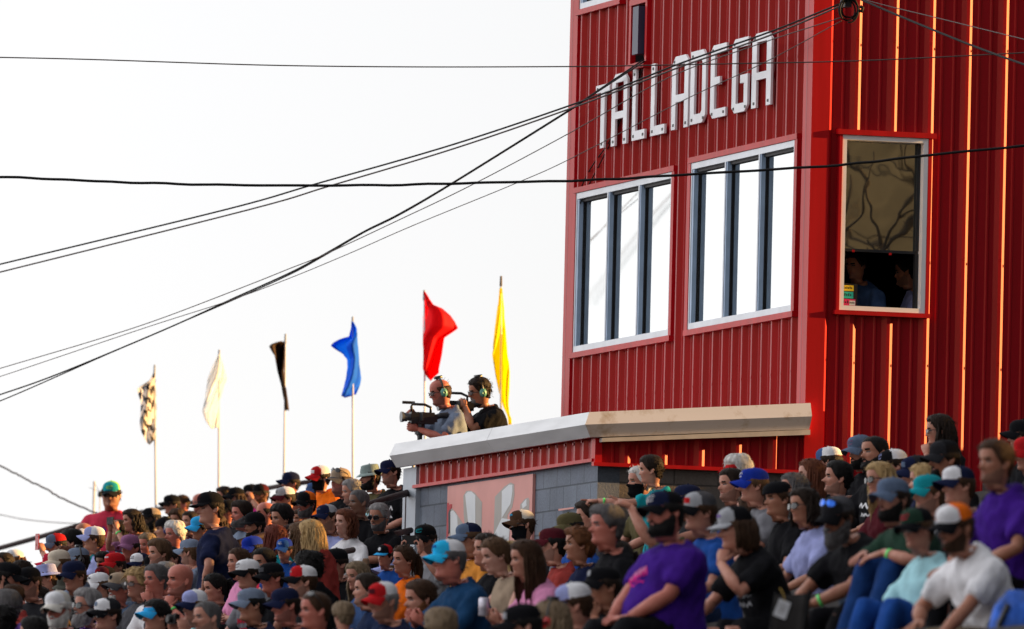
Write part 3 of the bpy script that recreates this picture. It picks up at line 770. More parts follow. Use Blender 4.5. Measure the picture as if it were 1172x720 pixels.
def leg_chain(pose, side, B):
    y = .095 * B[0] ** .7 * side
    if pose.get('stand'):
        return [(0, y, .02), (.01, y * 1.05, -.42), (-.02, y * 1.1, -.80)], (.02, y * 1.1, -.86)
    if pose.get('up'): return [(.0, y, .07), (.40, y * 1.5, .31), (.56, y * 1.5, -.10)], None
    return [(.0, y, .07), (.43, y * 1.5, .085), (.40, y * 1.5, -.34)], None
def arm_chain(pose, B, i, f):
    side = 1 if i == 0 else -1
    P, a = f(.525); Rm = rot_y(a)
    S = P + Rm @ np.array([-.015, side * .172 * B[0], 0.0])
    H = pose['h'][i]
    T = np.array(H['t'], float)
    T[1] *= (1 + (B[0] - 1) * .8); T[0] += B[2] * .6
    if B[0] < .9 and B[3] == .8 and not pose.get('stand'): T[0] *= .9
    E, T = ik(S, T, .285, .255, H['pole'])
    return S, E, T, H, side
def trunk_rings(f, B, infl=0.0, s0=0.0, s1=.64, fem=False, belly=None):
    V = []; st = [r for r in _TR if s0 - 1e-6 <= r[0] <= s1 + 1e-6]
    t = _s
    for s, hw, hd, ox in st:
        P, a = f(s); Rm = rot_y(a)
        up = s > .575
        k = 1 if up else B[0]; kd = 1 if up else B[1]
        neckk = B[3] if s > .59 else 1
        c, sn = np.cos(t), np.sin(t)
        bl = B[2] * math.exp(-((s - .20) / .13) ** 2)
        ch = (.028 * math.exp(-((s - .40) / .06) ** 2) if fem else 0)
        x = (hd * kd * neckk ** .5 + infl) * sgp(c, .85) + ox + (bl + ch) * np.clip(c, 0, 1) ** .7
        y = (hw * k * neckk ** .5 + infl) * sgp(sn, .85)
        V.append(P + np.stack([x, y, 0 * x], -1) @ Rm.T)
    return V
def build_body(kind, build, pose, hyaw, hpitch, htilt, jit=None):
    """one surface from hips over torso, neck and head; arms, hands and legs grow out of it under the clothes"""
    B = BUILD[build]; f = spine(pose['l0'], pose['l1'])
    tr = trunk_rings(f, B, -.010)
    sc = HEADV[kind]['sc']
    Pn, an = f(.64)
    Rt = rot_y(an * .5)
    piv = Pn + Rt @ np.array([.0, 0, .02])
    Rh = rot_z(hyaw) @ rot_y(hpitch) @ rot_x(htilt)
    hc = piv + Rt @ np.array([.034, 0, .0]) + Rh @ np.array([.022, 0, .125]) * sc
    hg = head_grid(kind)
    if jit:
        Vj = dict(HEADV[kind]); Vj['nose'] *= jit[0]; Vj['brow'] *= jit[1]; Vj['chin'] += jit[2]; x_, y_ = head_pt(_zz, _tt, Vj); hg = np.stack([x_, y_, _zz], -1) * sc
    HV = hc + hg.reshape(-1, 3) @ Rh.T
    neck = []
    for q, (ax, az, rx, ry) in enumerate(((-.026, -.135, .066, .055), (-.034, -.155, .060, .056))):
        c, sn = np.cos(_T), np.sin(_T)
        L = np.stack([ax + rx * B[3] ** .5 * c, ry * B[3] ** .5 * sn, az + 0 * c + .016 * c * (q == 0)], -1) * sc
        neck.append(hc + L @ Rh.T)
    nb = tr[-1]; neck.append(neck[-1] * .45 + nb * .55)
    rings = [HV] + neck + tr[::-1]
    V = np.concatenate(rings); nr = len(_LV) + len(neck) + len(tr)
    Fc = [tuple(q) for q in grid_faces(nr, NR)]
    mi = np.zeros(len(Fc), int); mi[:len(HM)] = HM
    mb = MB(); mb.add(V, Fc, mi)
    crown = hc + Rh @ np.array([-.012, 0, .1225]) * sc
    mb.add(np.concatenate([[crown], HV[:NR]]), [(0, 1 + i, 1 + (i + 1) % NR) for i in range(NR)], 0)
    for P, Fq in ears(sc, HEADV[kind]['w']): mb.add(hc + P @ Rh.T, Fq, 0)
    k = B[3]; hands = []
    for i in (0, 1):
        S, E, T, H, side = arm_chain(pose, B, i, f)
        kk = k ** .7
        mb.tube([S * .9 + np.array([0, 0, .05]), S, S * .5 + E * .5, E, E * .65 + T * .35, T], np.array([.035, .050, .046, .038, .041, .026]) * kk, 12)
        hv, hf, grip = hand_mesh(T, H['d'], H['pn'], side, H['st'], {'f': .9, 'c': .85}.get(build, 1.0))
        mb.add(hv, hf, 0); hands.append(grip)
        lc, an_ = leg_chain(pose, side, B)
        mb.tube(np.array(lc), np.array([.070, .040, .030]) * k ** .6, 10)
        ank = np.array(lc[-1]); mb.tube([ank + (0, 0, .02), ank + (.0, 0, -.035), ank + (.10, 0, -.055), ank + (.19, 0, -.06)], np.array([.036, .042, .040, .022]), 8)
    return mb, hc, Rh, hands
_shirts = {}
def remesh(mb, vox, sm=5):
    me = mb.mesh('tmp', []); o = link('tmp', me)
    m = o.modifiers.new('r', 'REMESH'); m.mode = 'VOXEL'; m.voxel_size = vox
    m2 = o.modifiers.new('s', 'SMOOTH'); m2.factor = .5; m2.iterations = sm
    dg = bpy.context.evaluated_depsgraph_get(); dg.update()
    out = bpy.data.meshes.new_from_object(o.evaluated_get(dg))
    bpy.data.objects.remove(o); bpy.data.meshes.remove(me)
    return out
def wrinkle(me, amp, seed):
    n = len(me.vertices); co = np.empty(n * 3); me.vertices.foreach_get('co', co); co = co.reshape(-1, 3)
    no = np.empty(n * 3); me.vertex_normals.foreach_get('vector', no); no = no.reshape(-1, 3)
    d = np.array([1.3 * noise.noise(Vector((c[0] * 7 + seed + c[2] * 4, c[1] * 8, c[2] * 5 + c[0] * 6))) + .6 * noise.noise(Vector((c[0] * 20, c[1] * 20 + seed, c[2] * 11))) for c in co])
    d = amp * (1.25 - 2.0 * np.minimum(np.abs(d), .9))
    me.vertices.foreach_set('co', (co + no * d[:, None]).reshape(-1)); me.update()
def shirt_mesh(posename, build, sleeve, fem=False, collar='tee'):
    key = ('s', posename, build, sleeve, fem, collar)
    if key in _shirts: return _shirts[key]
    pose = POSES[posename]; B = BUILD[build]; f = spine(pose['l0'], pose['l1'])
    mb = MB()
    tr = trunk_rings(f, B, .016, .03, .616, fem)
    V = np.concatenate(tr); nr = len(tr)
    mb.add(V, [tuple(q)[::-1] for q in grid_faces(nr, NR)] + [tuple(range(NR)), tuple(range((nr - 1) * NR, nr * NR))[::-1]])
    kk = B[3] ** .7
    if sleeve != 'none':
        for i in (0, 1):
            S, E, T, H, side = arm_chain(pose, B, i, f)
            P5, a5 = f(.50); inner = P5 + rot_y(a5) @ np.array([-.01, side * .10 * B[0], .0])
            if sleeve == 'short':
                m_ = S + (E - S) * .78; pts = [inner, S + (E - S) * .08, S + (E - S) * .45, m_]; rr = [.075, .072, .069, .067]
            else:
                pts = [inner, S + (E - S) * .08, S * .5 + E * .5, E, E * .5 + T * .5, T - (T - E) * .03]; rr = [.075, .070, .062, .054, .050, .038]
            mb.tube(pts, np.array(rr) * kk, 14)
    Pn, an = f(.614); th = np.arange(24) * 2 * math.pi / 24; Rm = rot_y(an)
    if collar != 'none':
        ring = [Pn + Rm @ np.array([-.018 + .078 * math.cos(t) * B[3] ** .5, .080 * math.sin(t) * B[3] ** .5, -.010 - .022 * math.cos(t)]) for t in th]
        cr = .013 if collar == 'tee' else .030
        for q in range(24):
            mb.tube([ring[q], ring[(q + 1) % 24]], cr, 6)
    if collar == 'hood':
        for q in range(10):
            a = math.pi * (.5 + q / 9); c_ = Pn + Rm @ np.array([-.03 + .10 * math.cos(a), .12 * math.sin(a), -.02 - .02 * abs(math.cos(a))])
            mb.tube([c_, c_ + (0, 0, .04)], .05, 8)
    me = remesh(mb, .018 if B[0] < 1.2 else .021)
    wrinkle(me, .012, len(_shirts) * 3.7)
    me.name = 'shirt'; me.materials.clear(); me.materials.append(None)
    me.polygons.foreach_set('use_smooth', [True] * len(me.polygons)); me.update()
    _shirts[key] = me
    return me
def trouser_mesh(posename, build, short=False):
    pose = POSES[posename]; B = BUILD[build]
    key = ('t', bool(pose.get('stand')), bool(pose.get('up')), build, short)
    if key in _shirts: return _shirts[key]
    mb = MB(); f = spine(pose['l0'] * .5, pose['l1'] * .5)
    tr = trunk_rings(f, B, .011, .0, .17)
    V = np.concatenate(tr); nr = len(tr)
    mb.add(V, [tuple(q)[::-1] for q in grid_faces(nr, NR)] + [tuple(range(NR)), tuple(range((nr - 1) * NR, nr * NR))[::-1]])
    for side in (1, -1):
        lc, _ = leg_chain(pose, side, B); k = B[3] ** .6
        a, b, c = map(np.array, lc)
        if short: pts = [a + (0, 0, .0), a * .5 + b * .5, b * .88 + a * .12]; rr = [.10, .09, .085]
        elif pose.get('up'): pts = [a, a * .5 + b * .5, a * .1 + b * .9 + (0, 0, .012), b + (.018, 0, .008), b * .85 + c * .15 + (.01, 0, 0), b * .5 + c * .5, c]; rr = [.10, .09, .080, .078, .076, .068, .062]
        elif pose.get('stand'): pts = [a, a * .5 + b * .5, b, b * .5 + c * .5, c + (0, 0, .01)]; rr = [.10, .086, .072, .066, .062]
        else: pts = [a, a * .5 + b * .5, b + (-.02, 0, .0), b + (.0, 0, -.06), b * .5 + c * .5, c + (0, 0, .01)]; rr = [.10, .088, .074, .072, .064, .060]
        mb.tube(pts, np.array(rr) * k, 14)
    me = remesh(mb, .02, 5); wrinkle(me, .006, 50 + len(_shirts)); me.name = 'trousers'
    me.materials.clear(); me.materials.append(None); me.polygons.foreach_set('use_smooth', [True] * len(me.polygons)); me.update()
    _shirts[key] = me
    return me

# ------------------------------------------------------------------ hair, beards, caps, glasses (head frame)
_acc = {}
def surf(z, t, V, off, zs=1.0):
    x, y = head_pt(z, t, V)
    n = np.stack([np.cos(t) * 1.0, np.sin(t) * 1.1, np.clip((z - .045) / .075, -.3, 1.6)], -1); n /= np.linalg.norm(n, axis=-1)[..., None]
    return np.stack([x, y, z + 0 * t], -1) + n * off[..., None]
def hair_mesh(style, kind, seed=0):
    key = ('h', style, kind, seed)
    if key in _acc: return _acc[key]
    V = HEADV[kind]; rs = np.random.RandomState(seed + 11)
    zl = np.array([.1215, .117, .110, .1, .088, .075, .062, .048, .034, .02, .006, -.008, -.022, -.036, -.05, -.064, -.078, -.092, -.104])
    z, t = np.meshgrid(zl, _s, indexing='ij')
    at_ = np.abs((t + math.pi) % (2 * math.pi) - math.pi)
    # hairline: height below which there is no hair, by angle from the face
    hl = np.interp(at_, [0, .5, .8, 1.05, 1.25, 1.45, 1.62, 1.8, 2.1, 3.2], [.072, .070, .060, .030, .004, -.022, .012, -.03, -.072, -.088])
    th = {'buzz': .004, 'short': .013, 'thick': .024, 'curly': .030, 'long': .018, 'bun': .014, 'pony': .014, 'fringe': .009, 'under': .010, 'longunder': .014, 'bobunder': .016, 'bob': .022, 'receding': .008}[style]
    if style == 'receding': hl = hl + .030 * (at_ < .95)
    mask = np.clip((z - hl) / .012, -1, 1)
    if style == 'fringe': mask = np.minimum(mask, np.clip((.050 - z) / .012, -1, 1)); mask = np.where(at_ < 1.0, -1, mask)
    if style in ('under', 'longunder', 'bobunder'): mask = np.minimum(mask, np.clip((.052 - z) / .008, -1, 1))
    nz = np.array([[noise.noise(Vector((math.cos(b) * 3.1 + seed, math.sin(b) * 3.1, a * 26))) for b in _s] for a in zl])
    nz2 = np.array([[noise.noise(Vector((math.cos(b) * 11 + seed, math.sin(b) * 11, a * (30 if style != 'curly' else 90)))) for b in _s] for a in zl])
    amp = {'curly': .012, 'thick': .008, 'buzz': .0008, 'fringe': .003}.get(style, .004)
    if style in ('short', 'thick', 'receding'): th = th * (1 + .5 * np.clip((z - .06) / .06, 0, 1)) * np.where((z < .02), .65, 1.0)
    off = np.where(mask > 0, th * np.clip(mask, 0, 1) ** .5 + amp * (nz + nz2) , -.010)
    P = surf(z, t, V, off)
    mb = MB()
    Fq = grid_faces(len(zl), NR); keep = (mask.reshape(-1)[Fq] > -.99).any(1)
    mb.add(P.reshape(-1, 3), [tuple(q) for q in Fq[keep]])
    if style not in ('fringe', 'under', 'longunder', 'bobunder'):
        top = P[0].mean(0) + np.array([0, 0, .004]); mb.add(np.concatenate([[top], P[0]]), [(0, 1 + i, 1 + (i + 1) % NR) for i in range(NR)])
    def lock(pts, r): mb.tube(pts, r, 5)
    if style in ('long', 'longunder', 'bob', 'bobunder'):
        Ln = {'long': .30, 'longunder': .24, 'bob': .135, 'bobunder': .13}[style]
        ta = np.linspace(1.32, 2 * math.pi - 1.32, 40); rows_ = []
        for e in range(12):                                 # the closed fall of hair under the loose locks
            fr = e / 11; z0_ = .03; zc = z0_ - (Ln * .93 + z0_) * fr; xx, yy = head_pt(np.full(40, z0_), ta, V)
            rad = 1.06 + .17 * math.sin(fr * 2.2)
            rp = np.array([.006 * noise.noise(Vector((b * 7, fr * 2 + seed, 1.7))) + .005 * noise.noise(Vector((b * 22, fr * 3, seed))) for b in ta])
            rows_.append(np.stack([xx * rad * (1 - .12 * fr) + np.cos(ta) * rp, yy * rad + np.sin(ta) * rp, zc + .02 * np.sin(ta * 9 + seed) * fr], -1))
        outer = np.array(rows_); inner = outer * np.array([.86, .86, 1.0])
        gq = [(i_ * 40 + j_, i_ * 40 + j_ + 1, (i_ + 1) * 40 + j_ + 1, (i_ + 1) * 40 + j_) for i_ in range(11) for j_ in range(39)]
        mb.add(np.concatenate([outer.reshape(-1, 3), inner.reshape(-1, 3)]), gq + [tuple(k_ + 480 for k_ in f_)[::-1] for f_ in gq] + [(440 + j_, 441 + j_, 921 + j_, 920 + j_) for j_ in range(39)])
        for q in range(120):
            a = rs.uniform(1.25, 2 * math.pi - 1.25)
            aa = abs((a + math.pi) % (2 * math.pi) - math.pi)
            z0 = rs.uniform(-.02, .07) if style != 'longunder' else rs.uniform(-.02, .04)
            x0, y0 = head_pt(np.array(z0), np.array(a), V); o = th * 1.0
            p = np.array([x0 + math.cos(a) * o, y0 + math.sin(a) * o, z0]); pts = [p]
            ln = Ln * rs.uniform(.8, 1.08); wv = rs.uniform(0, 6); wa = .008 if seed % 2 == 0 else .003
            for e in range(1, 7):
                fr = e / 6
                rad = 1 + .20 * math.sin(fr * 2.2) 
                q_ = np.array([x0 * rad * (1 - .1 * fr) + math.cos(a) * o * 1.2 + wa * math.sin(wv + e * 1.8), y0 * rad + math.sin(a) * o * 1.2 + wa * math.cos(wv + e * 1.8), z0 - (ln + z0) * fr])
                pts.append(q_)
            lock(pts, np.array([.006, .0095, .010, .010, .009, .007, .002]) * rs.uniform(.6, 1.2))
    if style in ('bun', 'pony'):
        c = np.array([-.115, 0, .07]) if style == 'bun' else np.array([-.118, 0, .03])
        if style == 'bun':
            for q in range(22):
                a = rs.normal(size=3); a /= np.linalg.norm(a); b = np.cross(a, rs.normal(size=3)); b /= np.linalg.norm(b)
                lock([c + .034 * (a * math.cos(w_) + b * math.sin(w_)) for w_ in np.linspace(0, 3.6, 7)], [.004, .012, .013, .013, .013, .011, .004])
        else:
            for q in range(16):
                d_ = rs.normal(size=3) * .012
                lock([c + d_ * .4, c + np.array([-.04, 0, .0]) + d_, c + np.array([-.06, 0, -.07]) + d_ * 1.5, c + np.array([-.055, 0, -.15]) + d_ * 1.6, c + np.array([-.045, 0, -.22]) + d_], [.012, .014, .014, .010, .003])
    n_t = {'buzz': 0, 'fringe': 20, 'short': 90, 'thick': 120, 'curly': 150, 'under': 24, 'receding': 30}.get(style, 50)
    for q in range(n_t):                                     # loose tufts that break the outline
        a = rs.uniform(0, 2 * math.pi); zz = rs.uniform(-.07, .118)
        aa = abs((a + math.pi) % (2 * math.pi) - math.pi)
        h0 = np.interp(aa, [0, .5, .8, 1.05, 1.25, 1.45, 1.62, 1.8, 2.1, 3.2], [.078, .075, .065, .040, .012, -.010, .02, -.02, -.065, -.08])
        if zz < h0 or (style in ('fringe', 'under', 'longunder', 'bobunder') and zz > .045): continue
        o = (th if np.isscalar(th) else .013) * .8
        P0 = surf(np.array(zz), np.array(a), V, np.array(o))
        nrm = P0 - np.array([-.01, 0, .0]); nrm /= np.linalg.norm(nrm)
        fl = np.array([-.5 - .3 * rs.rand(), 0, -.55]) + rs.normal(size=3) * (.35 if style != 'curly' else 1.0)
        tg = fl - nrm * (fl @ nrm)
        ln = .028 if style in ('thick', 'curly') else .018
        lock([P0 - nrm * .004, P0 + nrm * .005 + tg * ln * .6, P0 + nrm * (.004 if style != 'curly' else .012) + tg * ln * 1.3], [.006, .006, .0015])
    for q in range(130 if style not in ('buzz', 'fringe') else 20):   # single flyaway hairs
        a = rs.uniform(0, 2 * math.pi); zz = rs.uniform(-.06, .12)
        aa = abs((a + math.pi) % (2 * math.pi) - math.pi)
        if zz < np.interp(aa, [0, .5, .8, 1.05, 1.25, 1.45, 1.62, 1.8, 2.1, 3.2], [.078, .075, .065, .040, .012, -.010, .02, -.02, -.065, -.08]) or (style in ('under', 'longunder', 'bobunder') and zz > .04): continue
        P0 = surf(np.array(zz), np.array(a), V, np.array((th if np.isscalar(th) else .013) * .9)); nrm = P0 - np.array([-.01, 0, 0]); nrm /= np.linalg.norm(nrm)
        dr_ = nrm * .6 + rs.normal(size=3) * .6 + np.array([-.2, 0, -.3]); dr_ /= np.linalg.norm(dr_); ln = rs.uniform(.015, .04)
        mb.tube([P0, P0 + (dr_ + nrm * .5) * ln * .5, P0 + dr_ * ln], [.0018, .0015, .0006], 3)
    me = mb.mesh('hair', [None], True)
    P_ = np.empty(len(me.vertices) * 3); me.vertices.foreach_get('co', P_); me.vertices.foreach_set('co', P_ * V['sc']); me.update()
    _acc[key] = me
    return me
def beard_mesh(style, kind, seed=0):
    key = ('b', style, kind, seed)
    if key in _acc: return _acc[key]
    V = HEADV[kind]
    zl = np.linspace(.0, -.128, 22); tl = np.linspace(-1.62, 1.62, 45)
    z, t = np.meshgrid(zl, tl, indexing='ij'); at_ = np.abs(t)
    top = np.interp(at_, [0, .28, .5, .8, 1.15, 1.45, 1.62], [-.047, -.049, -.066, -.060, -.040, -.012, .0])
    x, y = head_pt(np.maximum(z, -.118), t, V)
    if style == 'goatee': m_ = np.minimum(np.clip((top - z) / .006, -1, 1), np.clip((.036 - np.abs(y)) / .01, -1, 1))
    elif style == 'moustache': m_ = np.minimum(np.clip((-.046 - z) / .005, -1, 1), np.minimum(np.clip((z + .062) / .005, -1, 1), np.clip((.030 - np.abs(y)) / .008, -1, 1)))
    else: m_ = np.clip((top - z) / .008, -1, 1)
    mouth = np.clip(1 - ((z + .0655) / .0075) ** 2 - (y / .021) ** 2, 0, 1) * (x > .05)
    m_ = np.where(mouth > .1, -1, m_)
    th = {'full': .011, 'short': .0045, 'goatee': .010, 'moustache': .007, 'long': .020, 'mask': .007, 'stubble': .0016}[style]
    if style == 'mask': m_ = np.clip((-.024 - z + .01 * (at_ > .8)) / .006, -1, 1)
    grow = {'full': .35, 'long': 1.0}.get(style, 0.05) * np.clip((-.06 - z) / .06, 0, 1)
    nzv = np.array([[noise.noise(Vector((b * 9 + seed, a * 60, 1.3))) + .6 * noise.noise(Vector((b * 30 + seed, a * 90, 7.3))) for b in tl] for a in zl]) * (0 if style == 'mask' else .006 * th / .014)
    off = np.where(m_ > 0, th * np.clip(m_, 0, 1) ** .6 + nzv, -.006)
    n = np.stack([np.cos(t), np.sin(t), -.25 - 0 * t], -1)
    P = np.stack([x, y, z], -1) + n * off[..., None]
    gl = .05 if style == 'long' else .03
    P[..., 2] -= np.where(m_ > 0, grow * gl * np.clip(np.cos(t) + .1, 0, 1), 0); P[..., 0] += np.where(m_ > 0, grow * .012 * np.cos(t), 0)
    nc = len(tl); i, j = np.meshgrid(np.arange(len(zl) - 1), np.arange(nc - 1), indexing='ij')
    Fq = np.stack([i * nc + j, (i + 1) * nc + j, (i + 1) * nc + j + 1, i * nc + j + 1], -1).reshape(-1, 4)
    keep = (m_.reshape(-1)[Fq] > -.9).any(1)
    mb = MB(); mb.add(P.reshape(-1, 3) * V['sc'], [tuple(q) for q in Fq[keep]])
    last = P[-1]; mb.add(np.concatenate([last, [[-.01, 0, -.122]]]) * V['sc'], [(k_, len(last), k_ + 1) for k_ in range(nc - 1)])
    me = mb.mesh('beard', [None], True); _acc[key] = me
    return me
def cap_mesh(style='cap', tilt=.13, back=False, big=1.0, logo=0):
    """slots: 0 front panel, 1 rear, 2 brim, 3 logo, 4 under the brim"""
    key = ('c', style, tilt, back, big, logo)
    if key in _acc: return _acc[key]
    n = 40; mb = MB(); t = np.arange(n) * 2 * math.pi / n
    lv = np.array([0, .15, .3, .45, .6, .72, .83, .92, .975])
    h = {'cap': .086, 'flat': .096, 'bucket': .088, 'visor': .032, 'beanie': .105, 'cowboy': .10}[style] * big
    rings = []
    for q in lv:
        e = (1 - q ** 2.6) ** .5 if style != 'visor' else 1 - .05 * q
        if style == 'bucket': e = (1 - .18 * q) if q < .9 else .70
        if style == 'bucket' and q > .95: e = .3
        c, s = np.cos(t), np.sin(t)
        fr = 1 + (.04 * (q < .6) + .10 * q * (1 - q)) * np.clip(c, 0, 1)
        x = -.010 + (.1035 if style != 'beanie' else .108) * e * c * fr; y = .0835 * e * s
        z = q * h + (.018 * q * (1 - q) * 4) * np.clip(c, 0, 1) * (style in ('cap', 'flat'))
        rings.append(np.stack([x, y, z + 0 * t], -1))
    G_ = np.array(rings); V = G_.reshape(-1, 3); Fq = grid_faces(len(lv), n)[:, ::-1]
    cen = V[Fq].mean(1)
    mi = np.where(cen[:, 0] > .022 + .0 * cen[:, 2], 0, 1)
    lg = (cen[:, 0] > .03) & (np.abs(cen[:, 1]) < .033) & (cen[:, 2] > .018 * h / .098) & (cen[:, 2] < .066 * h / .098)
    if logo == 3: mi[lg] = 3
    if style == 'bucket': mi[:] = 0; mi[lg] = 0
    if style == 'visor': mi[:] = 0; mi[lg] = 0
    mb.add(V, [tuple(q) for q in Fq], mi)
    if style in ('cap', 'flat', 'visor', 'beanie') and logo in (0, 1, 2, 4):
        tt_ = np.linspace(-math.pi, math.pi, n + 1); Gc = np.roll(G_, n // 2, axis=1); Gc = np.concatenate([Gc, Gc[:, :1]], 1)
        def dome(a, q, o=.0022):
            q = min(max(q, .02), .95); f_ = np.interp(q, lv, np.arange(len(lv))); i0 = min(int(f_), len(lv) - 2); w_ = f_ - i0
            row = Gc[i0] * (1 - w_) + Gc[i0 + 1] * w_
            p = np.array([np.interp(a, tt_, row[:, k_]) for k_ in range(3)]); nn_ = p - np.array([-.02, 0, .0]); return p + nn_ / np.linalg.norm(nn_) * o
        rl = np.random.RandomState(logo * 5 + 1)
        hh = .5 if style == 'visor' else .38
        def rib(path, wd):
            path = np.array(path); tg = np.gradient(path, axis=0); Vr = []
            for (a, q), (da, dq) in zip(path, tg):
                L_ = math.hypot(da, dq) + 1e-9
                for sg in (1, -1): Vr.append(dome(a - dq / L_ * wd * sg, q + da / L_ * wd * sg))
            mb.add(Vr, [(2 * k_, 2 * k_ + 1, 2 * k_ + 3, 2 * k_ + 2) for k_ in range(len(path) - 1)], 3)
        if logo in (0, 1):
            m_ = 9 if logo == 0 else 7
            rib([(-.36 + .72 * k_ / (m_ * 2), hh + (.09 if k_ % 2 else -.09) * rl.uniform(.5, 1.2) + .06 * logo * (k_ / m_ - 1)) for k_ in range(m_ * 2 + 1)], .035)
            if logo == 1: rib([(-.30, hh - .17), (0, hh - .19), (.32, hh - .15)], .022)
        elif logo == 2:
            ring_ = [(.24 * math.cos(b), hh + .17 * math.sin(b)) for b in np.linspace(0, 2 * math.pi, 15)]
            Vr = [dome(0, hh)] + [dome(a, q) for a, q in ring_]; mb.add(Vr, [(0, k_ + 1, k_ + 2) for k_ in range(14)], 3)
        else:
            for x0_ in (-.2, 0, .2): rib([(x0_ - .06, hh - .13), (x0_ - .05, hh + .13), (x0_ + .03, hh), (x0_ + .06, hh + .13), (x0_ + .07, hh - .13)], .03)
    if style != 'visor':
        top = G_[-1].mean(0) + np.array([0, 0, .002]); mb.add(np.concatenate([[top], G_[-1]]), [(0, 1 + i, 1 + (i + 1) % n) for i in range(n)], 1)
        mb.tube([top - (0, 0, .003), top + (0, 0, .006)], [.009, .006], 8, 1)
    if style == 'bucket' or style == 'cowboy':
        rg = []
        for r_, dz in ((1.0, .0), (1.22, -.012), (1.42, -.026 if style == 'bucket' else .0), (1.42, -.030 if style == 'bucket' else -.004), (1.0, -.004)):
            rg.append(np.stack([-.010 + .1075 * r_ * np.cos(t), .0865 * r_ * 1.05 * np.sin(t), dz + 0 * t + .02 * (r_ > 1.3) * np.abs(np.sin(t)) * (style == 'cowboy') * 1.4], -1))
        mb.add(np.array(rg).reshape(-1, 3), [tuple(q) for q in grid_faces(5, n)], 2)
    elif style != 'beanie':
        tb = np.linspace(-1.18, 1.18, 19); ext = np.array([0, .35, .7, .92, 1.0]); top_, bot = [], []
        for e in ext:
            bx = -.010 + .1035 * 1.04 * np.cos(tb); by = .0835 * np.sin(tb)
            L = (.080 if style != 'flat' else .078) * np.cos(tb * .80) ** .75
            x = bx + L * e; y = by * (1 - .03 * e)
            curve = (.42 if style != 'flat' else .10)
            z = .002 - curve * (y ** 2) / .09 * (.3 + .7 * e) * 2.0 - .012 * e + .006
            top_.append(np.stack([x, y, z], -1)); bot.append(np.stack([x, y, z - .004], -1))
        A = np.array(top_).reshape(-1, 3); Bm = np.array(bot).reshape(-1, 3); nt_ = len(tb)
        i, j = np.meshgrid(np.arange(4), np.arange(nt_ - 1), indexing='ij')
        Fq = np.stack([i * nt_ + j, i * nt_ + j + 1, (i + 1) * nt_ + j + 1, (i + 1) * nt_ + j], -1).reshape(-1, 4)
        mb.add(A, [tuple(q)[::-1] for q in Fq], 2); mb.add(Bm, [tuple(q) for q in Fq], 4)
        o1 = 4 * nt_; mb.add(np.concatenate([A[o1:], Bm[o1:]]), [(k, k + 1, nt_ + k + 1, nt_ + k) for k in range(nt_ - 1)], 2)
    Vv = np.concatenate(mb.v)
    Rm = (rot_z(math.pi) if back else np.eye(3)); Rm = rot_y(tilt - .0) @ Rm
    z0 = .042
    Vv = Vv @ Rm.T + np.array([0, 0, z0])
    mb.v = [Vv]
    me = mb.mesh('cap', [None] * 5, True); _acc[key] = me
    return me
def glasses_mesh(style='dark', up=0):
    key = ('g', style, up)
    if key in _acc: return _acc[key]
    mb = MB()
    for s in (1, -1):
        lp = []
        for k in range(10):
            a = 2 * math.pi * k / 10
            yy = .034 + .029 * math.cos(a); zz = -.004 + (.0215 if style != 'thin' else .016) * math.sin(a) * (1 if abs(math.cos(a)) < .9 else .8)
            xx = .098 - 3.2 * max(0, yy - .02) ** 2 * (4 if style == 'wrap' else 2.4)
            lp.append((xx, s * yy, zz))
        V = [(x + .002, y, z) for x, y, z in lp] + [(x - .002, y, z) for x, y, z in lp]
        mb.add(V, [tuple(range(10)), tuple(range(10, 20))[::-1]] + [(i, (i + 1) % 10, 10 + (i + 1) % 10, 10 + i) for i in range(10)], 0)
        rim = .0022 if style in ('dark', 'wrap') else .0030
        for k in range(10):
            mb.tube([lp[k], lp[(k + 1) % 10]], rim, 5, 1)
        mb.tube([(.086, s * .060, .002), (.060, s * .079, .003), (.0, s * .084, .002), (-.03, s * .084, -.012)], [.0032, .0034, .003, .002], 6, 1)
    mb.tube([(.098, -.008, .003), (.102, 0, .005), (.098, .008, .003)], .0025, 5, 1)
    V = np.concatenate(mb.v)
    if up: V = V @ rot_y(-.85 if up == 1 else -.35).T + (np.array([-.022, 0, .042]) if up == 1 else np.array([-.008, 0, .078]))
    mb.v = [V]
    me = mb.mesh('sunglasses', [None, None], False); _acc[key] = me
    return me
def headset_mesh():
    if 'hs' in _acc: return _acc['hs']
    mb = MB()
    a = np.linspace(-1.75, 1.75, 20)
    mb.tube([(-.012, .094 * math.sin(q), .012 + .125 * math.cos(q) * (1 if abs(q) < 1.57 else .4)) for q in a], .010, 8, 0)
    for s in (1, -1):
        pr = [(.030, .0), (.040, .008), (.040, .022), (.030, .036), (.014, .040)]
        n = 16; V = []
        for r_, o in pr:
            for k in range(n):
                th = 2 * math.pi * k / n; V.append((-.012 + r_ * .85 * math.cos(th), s * (.074 + o), -.010 + r_ * 1.1 * math.sin(th)))
        Fq = [tuple(q) for q in grid_faces(len(pr), n)] + [tuple(range(n)), tuple(range((len(pr) - 1) * n, len(pr) * n))]
        cm = [0] * n + [1] * (n * (len(pr) - 2)) + [0, 1]
        mb.add(V, Fq, cm)
    mb.box((-.045, -.03, .128), (.02, .03, .155), 0)
    me = mb.mesh('headset', [None, None], True); _acc['hs'] = me
    return me
